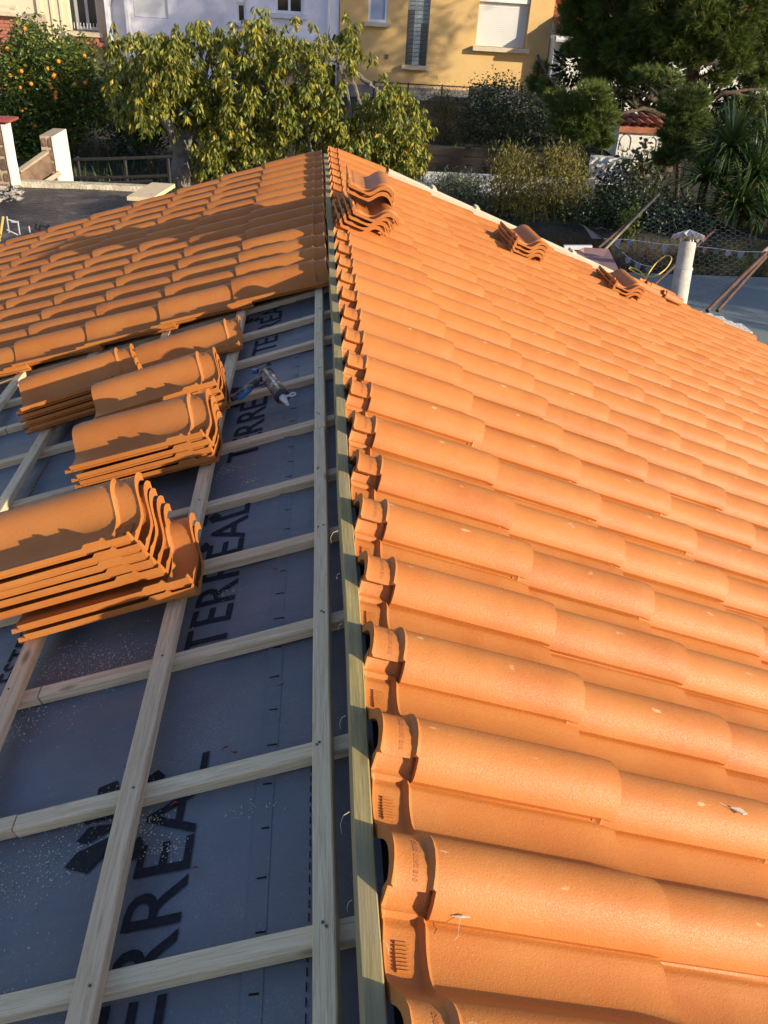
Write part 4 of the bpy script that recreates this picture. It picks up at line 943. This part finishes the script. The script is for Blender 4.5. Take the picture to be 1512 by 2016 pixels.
# ------------------------------------------------------------------ left: tar roof, stone pillars
TAR = simple('bitumen', (.034, .027, .024), .45, .7, 2.6, .05, 16, world=True, wear=(.15, .115, .085), wscale=2.4)
CONC = simple('old_concrete', (.40, .36, .29), .95, .25, 6, .02, 30, world=True)
fr_ = tag(empty('flat_roof', (-5, 9, -3.3)), 'flat roof of black bitumen beside the far left gable', 'roof')
r_ = MB(); xs = [-12+.35*i for i in range(30)]; ys = [6.2+.35*i for i in range(14)]
xs = [x for x in xs if x < -1.3]; 
b0 = onZ(40, 362, -1.0); b1 = onZ(290, 372, -1.0)
r_.add([(x, y, -1.02+.02*mn.noise(Vector((x, y, 0)))) for y in ys for x in xs], [(j*len(xs)+i, j*len(xs)+i+1, (j+1)*len(xs)+i+1, (j+1)*len(xs)+i) for j in range(len(ys)-1) for i in range(len(xs)-1)])
r_.build('membrane', TAR, fr_, smooth=60)
b_ = MB(); b_.box((-6.6, 8.4, -2.2), (5.3, 2.3, 1.14)); b_.build('wall', CONC, fr_)
k = 30; b_ = MB(); vs = []
for i in range(k+1):
    x = -4.0+(2.1)*i/k; j1 = .02*mn.noise(Vector((x*6, 1, 0))); vs += [(x, 10.62+j1, -1.03), (x, 10.64+j1, -.965+j1), (x, 10.80, -.97), (x, 10.82, -1.03)]
b_.add(vs, [(i*4+q, i*4+q+1, i*4+q+5, i*4+q+4) for i in range(k) for q in range(3)]); b_.build('kerb', simple('kerb_mortar', (.55, .47, .33), .95, .25, 10, .02, 40), fr_)
rub = MB()
for _ in range(60):
    P = onZ(rnd.uniform(-5, 45), rnd.uniform(368, 400), -1.0); P.z = -1.0; s_ = rnd.uniform(.02, .06)
    if P.x > -3.2: P.x -= .5
    vs = [P+Vector((rnd.uniform(-1, 1), rnd.uniform(-1, 1), rnd.uniform(0, 1)))*s_ for _ in range(6)]; rub.add(vs, [(0, 1, 2), (2, 1, 3), (3, 1, 4), (0, 2, 5), (2, 3, 5), (3, 4, 5), (0, 5, 4), (0, 4, 1)])
tag(rub.build('rubble', CONC), 'crumbled mortar lumps at the left end of the flat roof', 'rubble', kind='stuff')
STONE = simple('brown_stone', (.19, .12, .075), .9, .35, 7, .02, 30, world=True)
JOINT = simple('pale_joint', (.42, .33, .22), .95, .15, 10, world=True)
def pillar(x0, x1, Y, zb, zt, dep, label, wl=.3):
    p = tag(empty('stone_pillar', ((x0+x1)/2, Y, zb)), label, 'pillar', 'stone faced garden pillars')
    b_ = MB(); b_.box(((x0+x1)/2, Y+dep/2, (zb+zt)/2), ((x1-x0)/2, dep/2, (zt-zb)/2)); b_.build('core', JOINT, p)
    xs_ = x0+(x1-x0)*(1-wl)
    b_ = MB(); nz_ = 14; vs = []
    for i in range(nz_+1):
        z = zb+(zt-zb)*i/nz_; e_ = .006*mn.noise(Vector((z*9, x0, 0))); vs += [(xs_+e_, Y-.016, z), (x1+.012+e_, Y-.016, z), (x1+.012+e_, Y+dep, z), (xs_+e_, Y+.01, z)]
    b_.add(vs, [(i*4+q, i*4+(q+1) % 4, (i+1)*4+(q+1) % 4, (i+1)*4+q) for i in range(nz_) for q in range(4)]+[(nz_*4, nz_*4+1, nz_*4+2, nz_*4+3)]); b_.build('render_coat', WHT, p)
    z = zb; 
    while z < zt-.08:
        h = rnd.uniform(.11, .17); h = min(h, zt-z-.01); xm = x0+(xs_-x0)*rnd.choice((1, .5, .6))
        for a, b in ((x0, xm), (xm, xs_)):
            if b-a < .04: continue
            c_ = MB(); n_ = 8; cx2, cz2 = (a+b)/2, z+h/2; ring = [(cx2+(b-a)*.46*(abs(cos(q*pi/4+.39))**.5)*(1 if cos(q*pi/4+.39) > 0 else -1)*rnd.uniform(.85, 1.02), cz2+h*.45*(abs(sin(q*pi/4+.39))**.5)*(1 if sin(q*pi/4+.39) > 0 else -1)*rnd.uniform(.85, 1.02)) for q in range(n_)]
            c_.add([(x, Y+.002, zz) for x, zz in ring]+[(cx2+(x-cx2)*.8, Y-.014, cz2+(zz-cz2)*.8) for x, zz in ring], [(q, (q+1) % n_, n_+(q+1) % n_, n_+q) for q in range(n_)]+[tuple(range(n_, 2*n_))]); c_.build('stone', STONE, p)
        z += h
    return p
YP = 11.1
pA = pillar(onY(86, 320, YP).x, onY(112, 330, YP).x, YP, -1.5, onY(100, 268, YP).z, .62, 'short stone faced pillar with flaking white side, right one of the pair', .06)
YP2 = 10.4
pB = pillar(onY(-24, 300, YP2).x, onY(14, 300, YP2).x, YP2, -1.5, onY(8, 245, YP2).z, .25, 'taller stone faced pillar with red capping, at the left edge', .06)
zt_ = onY(8, 240, YP2).z
b_ = MB(); xx0, xx1 = onY(-20, 240, YP2).x, onY(22, 240, YP2).x; b_.box(((xx0+xx1)/2, YP2+.12, zt_+.012), ((xx1-xx0)/2, .16, .012)); b_.build('capping', simple('red_cap', (.35, .07, .05), .7), pB)
st = tag(empty('low_wall', (-4.1, 11.2, -1.5)), 'low brown wall with sloping coping running between the two pillars', 'wall')
A_ = onY(36, 345, 10.75); B_ = onY(100, 300, 11.1)
b_ = MB(); d_ = (B_-A_); n_ = Vector((0, 0, 1))
b_.add([A_, B_, (B_.x, B_.y, -1.5), (A_.x, A_.y, -1.5), A_+Vector((0, .15, 0)), B_+Vector((0, .15, 0))], [(0, 1, 2, 3), (0, 4, 5, 1)]); b_.build('wall', STONE, st)
b_ = MB(); b_.tube([A_+Vector((0, .06, .02)), B_+Vector((0, .06, .02))], .045, 4); b_.build('coping', JOINT, st)
A_ = onY(84, 362, 10.85); B_ = onY(118, 340, 11.0); b_ = MB(); b_.tube([A_, B_], .035, 4); b_.build('coping', JOINT, st)
# rails behind the tar roof
PIPE = simple('dark_rail', (.022, .02, .018), .6, .3, 20)
rl = tag(empty('pipe_rail', (-2.6, 12.2, -1.4)), 'dark horizontal garden rails between the white pillar and fig trunk', 'railing')
for (xa_, ya_, xb_, yb_) in ((146, 314, 338, 308), (146, 350, 330, 346), (200, 360, 300, 356)):
    b_ = MB(); b_.tube([onY(xa_, ya_, 12.2), onY((xa_+xb_)/2, (ya_+yb_)/2+1, 12.2), onY(xb_, yb_, 12.2)], .022, 6); b_.build('rail', PIPE, rl)
for xa_ in (152, 245, 330): b_ = MB(); P = onY(xa_, 308, 12.22); b_.tube([P, Vector((P.x, P.y, -1.6))], .025, 6); b_.build('post', PIPE, rl)
# weathered plank leaning over the gable end
A_ = onZ(275, 392, -.75); B_ = onZ(322, 364, -.80)
b_ = MB(); d_ = (B_-A_); L = d_.length; X = d_.normalized(); Yv = Vector((0, 0, 1)).cross(X).normalized(); b_.box((L/2, 0, 0), (L/2, .13, .02))
tag(b_.build('plank', GREY_PINE, None, mat(A_, X, Yv, X.cross(Yv))), 'weathered grey board lying at the left gable corner', 'plank')
for i, (xa_, ya_, xb_, yb_) in enumerate(((6, 427, -2, 480),)):
    P, Q = onY(xa_, ya_, 8.2), onY(xb_, yb_, 8.0); b_ = MB(); b_.tube([P, Q], .012, 8); tag(b_.build('pole', simple('yellow_pole', (.62, .42, .10), .5, .15, 10)), 'short upright yellow pole at the left edge', 'pole')
b_ = MB(); WR = simple('white_rod', (.55, .52, .48), .6)
wfr = tag(empty('rod_stand', tuple(onY(25, 450, 7.9))), 'thin white bent rods standing on the bitumen roof', 'rods')
for (xa_, ya_, xb_, yb_) in ((13, 426, 18, 458), (35, 435, 39, 462), (14, 432, 34, 437), (57, 445, 59, 458), (13, 452, 36, 463), (22, 437, 34, 438)):
    b_ = MB(); b_.tube([onY(xa_, ya_, 7.9), onY(xb_, yb_, 7.9)], .006, 5); b_.build('rod', WR, wfr)
b_ = MB(); b_.tube([onY(72, 440, 7.9), onY(70, 450, 7.9), onY(77, 452, 7.9), onY(80, 443, 7.9), onY(92, 447, 7.9), onY(97, 443, 7.9)], .012, 6); tag(b_.build('cable_offcut', PIPE), 'black curled cable offcut on the bitumen roof', 'cable')
# ------------------------------------------------------------------ right: neighbour flat roof, netting, flue
FLAT = simple('grey_green_screed', (.20, .225, .21), .85, .10, 1.2, .004, 40, world=True, wear=(.22, .25, .24), wscale=.8)
nb2 = tag(empty('neighbour_flat_roof', (8, 6, -3.3)), 'neighbouring flat roof with smooth grey green screed below the right slope', 'roof')
b_ = MB(); zt_ = -1.75; b_.box((9.6, 5.6, zt_-.8), (5.75, 4.9, .8)); b_.build('screed', FLAT, nb2)
b_ = MB(); b_.box((4.3, 5.6, zt_+.02), (.0, .0, .0))
MEMB = simple('pink_membrane', (.36, .20, .17), .75, .12, 3, .003, 40)
pk = [onY(1150, 487, 8.8), onY(1198, 490, 8.8), onY(1225, 545, 7.5), onY(1150, 560, 7.3), onY(1120, 500, 8.0)]
b_ = MB(); n_ = 5; b_.add(pk+[p-Vector((0, 0, .06)) for p in pk], [tuple(range(n_))[::-1], tuple(range(n_, 2*n_))]+[(i, (i+1) % n_, n_+(i+1) % n_, n_+i) for i in range(n_)])
tag(b_.build('roof_membrane', MEMB), 'pinkish roof membrane slab behind the far verge', 'membrane')
b_ = MB(); b_.tube([onY(1110, 487, 8.9), onY(1165, 487, 8.9)], .03, 4); tag(b_.build('white_batten', UPVC), 'white painted batten along the back of the pink membrane', 'batten')
# flue
FLU = simple('fibre_cement', (.50, .47, .40), .85, .15, 10, .004, 60, wear=(.34, .30, .24), wscale=6)
ZINC = simple('rusty_zinc', (.62, .60, .56), .5, .2, 10, metal=.25, wear=(.40, .18, .08), wscale=9)
fl_ = tag(empty('flue_pipe', onY(1334, 592, 7.6)[:]), 'pale cylindrical flue pipe with rusty fluted metal cowl', 'flue')
A_ = onY(1330, 620, 7.6); B_ = onY(1354, 478, 7.85); X = (B_-A_).normalized(); ln = (B_-A_).length
b_ = MB(); b_.tube([A_, A_+X*ln*.62, A_+X*ln*.622, A_+X*ln*.66, A_+X*ln*.662, B_], [.088, .084, .089, .089, .078, .078], 20); b_.build('pipe', FLU, fl_, smooth=30)
b_ = MB(); nn_ = 12; rg = []; T_ = B_+X*.055; a_ = X.orthogonal().normalized(); c_ = X.cross(a_)
vs = [T_+X*.07]
for i in range(nn_*2):
    an_ = pi*i/nn_; r = .165 if i % 2 else .15; vs.append(T_+(a_*cos(an_)+c_*sin(an_))*r - X*(.026 if i % 2 else -.012))
N2 = nn_*2; vs += [v-X*.004 for v in vs]
b_.add(vs, [(0, 1+i, 1+(i+1) % N2) for i in range(N2)]+[(N2+1, N2+2+(i+1) % N2, N2+2+i) for i in range(N2)]); b_.build('cowl', ZINC, fl_)
b_ = MB()
for i in range(3): an_ = i*2.1; q = (a_*cos(an_)+c_*sin(an_))*.07; b_.tube([B_+q-X*.02, T_+q], .005, 4)
b_.build('cowl_bracket', ZINC, fl_)
CNC = simple('painted_block', (.70, .66, .58), .9, .15, 8, .02, 40)
b_ = MB(); A_ = RP(4.30, 7.35, -.05); 
for i in range(5): b_.box((3.72+i*.11, 7.42+.01*(i % 2), -1.33-.03*i), (.054, .12, .06+.008*(i % 3)))
tag(b_.build('coping_block', CNC), 'flaking white coping block at the far right eave corner', 'coping')
# netting with its poles
RUST = simple('rusty_steel', (.10, .055, .04), .8, .4, 20)
WPOL = simple('bleached_pole', (.30, .22, .14), .8, .25, 10)
nt = tag(empty('netting_frame', (4.2, 8.8, -1.75)), 'hexagonal wire netting stretched over rusty poles above the grey green flat roof', 'netting')
TLp, TRp = onY(1296, 384, 9.6), onY(1508, 498, 8.6); BLp, BRp = onY(1205, 545, 8.9), onY(1400, 640, 7.9)
b_ = hexnet(BLp, BRp-BLp, TLp-BLp, 1, 1, .0016, .062)
# shear the parallelogram so that the fourth corner meets the right-hand pole
b_.build('wire_netting', simple('galvanised_wire', (.23, .22, .20), .5, .2, 20, metal=.5), nt)['kind'] = 'stuff'
for (p, q, r, m_) in ((onY(1298, 382, 9.6), onY(1190, 492, 8.9), .014, WPOL), (onY(1272, 410, 9.5), onY(1178, 488, 8.9), .014, RUST), (TRp, onY(1392, 612, 7.9), .022, RUST), (onY(1508, 505, 8.6), onY(1412, 612, 7.9), .020, RUST), (onY(1408, 452, 9.2), onY(1288, 560, 8.2), .014, RUST), (onY(1500, 500, 8.6), onY(1512, 488, 8.7), .02, WPOL)):
    b_ = MB(); b_.tube([p, p.lerp(q, .5)+Vector((0, 0, .005)), q], r, 7); b_.build('pole', m_, nt)
# yellow cable
YC = simple('yellow_cable', (.70, .52, .08), .5, .05, 5)
yc_ = MB()
def spline(pts, n=8):
    P = [Vector(p) for p in pts]; o_ = []
    for i in range(len(P)-1):
        a, b, c, d = P[max(i-1, 0)], P[i], P[i+1], P[min(i+2, len(P)-1)]
        for q in range(n):
            t = q/n; o_.append(.5*((2*b)+(c-a)*t+(2*a-5*b+4*c-d)*t*t+(3*b-a-3*c+d)*t**3))
    return o_+[P[-1]]
yc_.tube(spline(px((1238, 528, 8.0), (1258, 540, 8.0), (1285, 545, 7.9), (1310, 530, 8.1), (1322, 510, 8.3), (1312, 503, 8.5), (1290, 520, 8.3), (1272, 548, 8.0), (1268, 566, 7.8), (1278, 556, 7.7))), .0065, 6)
yc_.tube(spline(px((1240, 526, 8.0), (1262, 536, 7.95), (1275, 560, 7.8), (1268, 570, 7.6))), .006, 6)
tag(yc_.build('electric_cable', YC, smooth=60), 'looped yellow electric cable hanging by the far verge', 'cable')
# bunting
CL = [simple('flag_'+n, c, .8, .1, 8) for n, c in (('green', (.08, .11, .08)), ('rose', (.17, .12, .11)), ('blue', (.14, .20, .26)), ('lilac', (.24, .25, .33)), ('grey', (.16, .18, .18)))]
def bunting(pts, n, label, sz=.085):
    b = tag(empty('bunting', tuple(pts[0])), label, 'bunting', 'strings of small cloth flags'); sp_ = spline(pts, 10)
    mb = MB(); mb.tube(sp_, .003, 4); mb.build('string', UPVC, b)
    for i in range(n):
        P = sp_[int((i+.5)/n*(len(sp_)-1))]; s_ = sz*rnd.uniform(.85, 1.1); a = rnd.uniform(-.3, .3); m_ = MB(); u = Vector((cos(a), sin(a), -.05)); vs = []
        for r in range(4):
            for c in range(4): 
                vs.append(P+u*s_*(c/3-.5)*(1-.08*r)+Vector((0, .010*sin(c*2+r+i), -s_*1.05*r/3*(1-.12*abs(c-1.5)*0))))
        vs[12] += Vector((.006, 0, .012)); vs[15] += Vector((-.006, 0, .012))
        m_.add(vs, [(r*4+c, r*4+c+1, r*4+c+5, r*4+c+4) for r in range(3) for c in range(3)]); m_.build('flag', CL[(i*3+i//2) % 5], b, smooth=80)
bunting(px((1190, 470, 10.3), (1240, 472, 10.4), (1300, 480, 10.4), (1345, 483, 10.4), (1400, 488, 10.4), (1460, 495, 10.4), (1530, 495, 10.4)), 15, 'long string of small faded flags across the back of the flat roof')
bunting(px((1215, 485, 10.0), (1235, 505, 10.0), (1262, 520, 10.0), (1285, 525, 10.0)), 4, 'short sagging string of four pale flags by the yellow cable')
b_ = MB(); b_.add([onY(1148, 442, 10.5), onY(1168, 458, 10.5), onY(1185, 470, 10.5), onY(1166, 470, 10.5)], [(0, 1, 2, 3)]); b_.tube([onY(1140, 440, 10.5), onY(1190, 470, 10.5)], .003, 4); tag(b_.build('loose_flag', CL[4]), 'pale triangular cloth tied beside the leaning poles', 'flag')
bn = tag(empty('bench', (5.8, 10.9, -1.5)), 'white slatted bench behind the netting at the right edge', 'bench')
for i, (a, b) in enumerate((((1410, 505), (1500, 512)), ((1408, 513), (1500, 522)), ((1412, 523), (1500, 532)))):
    b_ = MB(); b_.tube([onY(*a, 11.1-.05*i), onY(*b, 11.1-.05*i)], .035, 4); b_.build('slat', UPVC, bn)
for xx in (1420, 1490): b_ = MB(); P = onY(xx, 530, 11.0); b_.tube([P, P-Vector((0, 0, .3))], .02, 5); b_.build('leg', UPVC, bn)
# ------------------------------------------------------------------ caulking gun
BLK = simple('black_plastic', (.018, .018, .02), .45, .3, 60, .002, 200, wear=(.30, .27, .22), wscale=22)
BLU = simple('blue_grip', (.025, .12, .26), .5, .15, 30, wear=(.30, .32, .33), wscale=18)
NOZ = simple('nozzle_plastic', (.60, .56, .50), .5, .1, 30)
STL = simple('steel', (.5, .5, .5), .3, .1, 20, metal=.9)
def m_label():
    t = NT('cartridge_label'); s_ = t.n('ShaderNodeSeparateXYZ'); t.l(t.co.outputs['Object'], s_.inputs[0])
    c = t.ramp(t.math('MULTIPLY_ADD', s_.outputs[0], 3.6, 0.), [(0, (.70, .66, .62)), (.28, (.55, .16, .09)), (.45, (.75, .70, .64)), (.62, (.80, .50, .05)), (.8, (.55, .14, .07)), (1, (.7, .66, .6))])
    c = t.mix(t.ramp(t.noise(t.vec(), 60, 4), [(.45, (0, 0, 0)), (.6, (.7,)*3)]), c, (.12, .10, .09)); return t.out(c, .4)
cg = tag(empty('caulking_gun', tuple(LP(.17, 2.80, .02))), 'dirty black caulking gun with blue grip and white nozzle lying on the battens', 'caulking gun')
def GP(x, y, n):  # photo point -> point above the left slope
    d = ray(x, y); P0 = LP(0, 0, n); return CAM+d*(((P0-CAM).dot(nL))/d.dot(nL))
A_, B_ = GP(524, 737, .045), GP(556, 781, .034); X = (B_-A_).normalized(); L = (B_-A_).length; Yv = nL.cross(X).normalized(); Zv = X.cross(Yv); MC = mat(A_, X, Yv, Zv)
b_ = MB(); b_.tube([(0.004, 0, 0), (L-.004, 0, 0)], .0235, 20); b_.build('cartridge', m_label(), cg, MC, smooth=40)
b_ = MB()
for a0, a1 in ((.20, 1.25), (1.75, 3.3), (3.7, 5.9)):
    n_ = 8; vs = []
    for i in range(n_+1):
        an_ = a0+(a1-a0)*i/n_
        for xx in (.0, L): 
            for rr_ in (.0238, .0258): vs.append((xx, cos(an_)*rr_, sin(an_)*rr_))
    b_.add(vs, [(i*4+1, i*4+5, i*4+7, i*4+3) for i in range(n_)]+[(0, 1, 3, 2), (n_*4, n_*4+2, n_*4+3, n_*4+1)])
b_.tube([(-.006, 0, 0), (.012, 0, 0)], .028, 20); b_.tube([(L-.014, 0, 0), (L, 0, 0), (L+.006, 0, 0)], [.0275, .0275, .020], 20)
b_.build('cradle', BLK, cg, MC, smooth=40)
b_ = MB(); b_.tube([(L+.004, 0, -.002), (L+.02, 0, -.002), (L+.045, 0, -.003), (L+.062, 0, -.004)], [.014, .011, .007, .0055], 14); b_.build('nozzle', NOZ, cg, MC, smooth=40)
b_ = MB(); N_ = 16; c0 = Vector((L+.014, .033, .0)); b_.tube([c0+Vector((cos(q*2*pi/N_), sin(q*2*pi/N_), 0))*.0105 for q in range(N_+1)], .003, 6); b_.tube([(L+.008, .010, 0), (L+.011, .024, 0)], .004, 6); b_.build('puncture_ring', NOZ, cg, MC, smooth=50)
b_ = MB(); b_.box((-.022, 0, .002), (.018, .017, .014)); b_.tube([(-.03, .006, .010), (-.05, .022, .012), (-.045, .034, .012)], .006, 8); b_.build('head_block', BLK, cg, MC)
P0, P1 = GP(521, 740, .05), GP(486, 765, .04); P2 = GP(456, 786, .032)
b_ = MB(); Q = [P0, P0.lerp(P2, .35)+nL*.003, P0.lerp(P2, .7), P2]
def flat_bar(mb, pts, w, t):
    vs = []
    for i, p in enumerate(pts):
        d_ = (pts[min(i+1, len(pts)-1)]-pts[max(i-1, 0)]).normalized(); s_ = nL.cross(d_).normalized(); ww = w[i] if hasattr(w, '__len__') else w
        vs += [p+s_*ww+nL*t*.6, p+s_*ww*.7+nL*t, p-s_*ww*.7+nL*t, p-s_*ww+nL*t*.6, p-s_*ww-nL*t, p+s_*ww-nL*t]
    k = len(pts); mb.add(vs, [(i*6+j, i*6+(j+1) % 6, (i+1)*6+(j+1) % 6, (i+1)*6+j) for i in range(k-1) for j in range(6)]+[tuple(range(6))[::-1], tuple((k-1)*6+j for j in range(6))])
flat_bar(b_, Q, [.010, .012, .011, .010], .009); b_.build('handle', BLK, cg, smooth=50)
b_ = MB(); Q = [GP(519, 738, .045), GP(502, 750, .04), GP(488, 768, .035), GP(474, 781, .03), GP(468, 783, .028)]
flat_bar(b_, [Q[1], Q[2], Q[3], Q[4]], [.008, .012, .011, .008], .008); b_.build('trigger', BLU, cg, smooth=50)
b_ = MB(); flat_bar(b_, [GP(497, 731, .052), GP(508, 730, .052)], [.008, .007], .008); b_.build('grip_cap', BLU, cg, smooth=50)
b_ = MB(); c0 = GP(521, 722, .045); b_.tube([c0+(X*cos(q*pi/9)*.8+Yv*sin(q*pi/9)*1.5)*.016 for q in range(2, 15)], .0018, 6); b_.build('plunger_hook', STL, cg, smooth=50)

# stray slivers on the right slope
b_ = MB(); P = RP(.83, .955, .052); flat = [P, P+Vector((.018, -.003, .002)), P+Vector((.030, -.012, -.003)), P+Vector((.020, -.014, -.002))]
b_.add(flat+[p+Vector((0, 0, .003)) for p in flat], [(0, 1, 2, 3), (4, 7, 6, 5), (0, 4, 5, 1), (1, 5, 6, 2), (2, 6, 7, 3), (3, 7, 4, 0)]); b_.tube([P, P+Vector((-.015, .009, .004)), P+Vector((-.026, .014, .004))], [.001, .0008, .0003], 4)
tag(b_.build('wood_splinter', DUST), 'pale flat wood splinter on the barrel of a near right tile', 'splinter')
b_ = MB(); P = RP(.222, .665, -.002); b_.tube([P, P+Vector((.014, -.002, .001)), P+Vector((.026, -.003, 0))], [.0008, .0022, .0006], 5); Q = P+Vector((.012, -.003, .0))
b_.tube([Q, Q+Vector((-.004, -.012, -.003)), Q+Vector((-.006, -.024, -.004)), Q+Vector((-.014, -.031, -.004))], [.0007, .0006, .0005, .0003], 4)
tag(b_.build('wood_splinter', DUST), 'forked pale sliver caught on the seam of the nearest ridge tile', 'splinter')
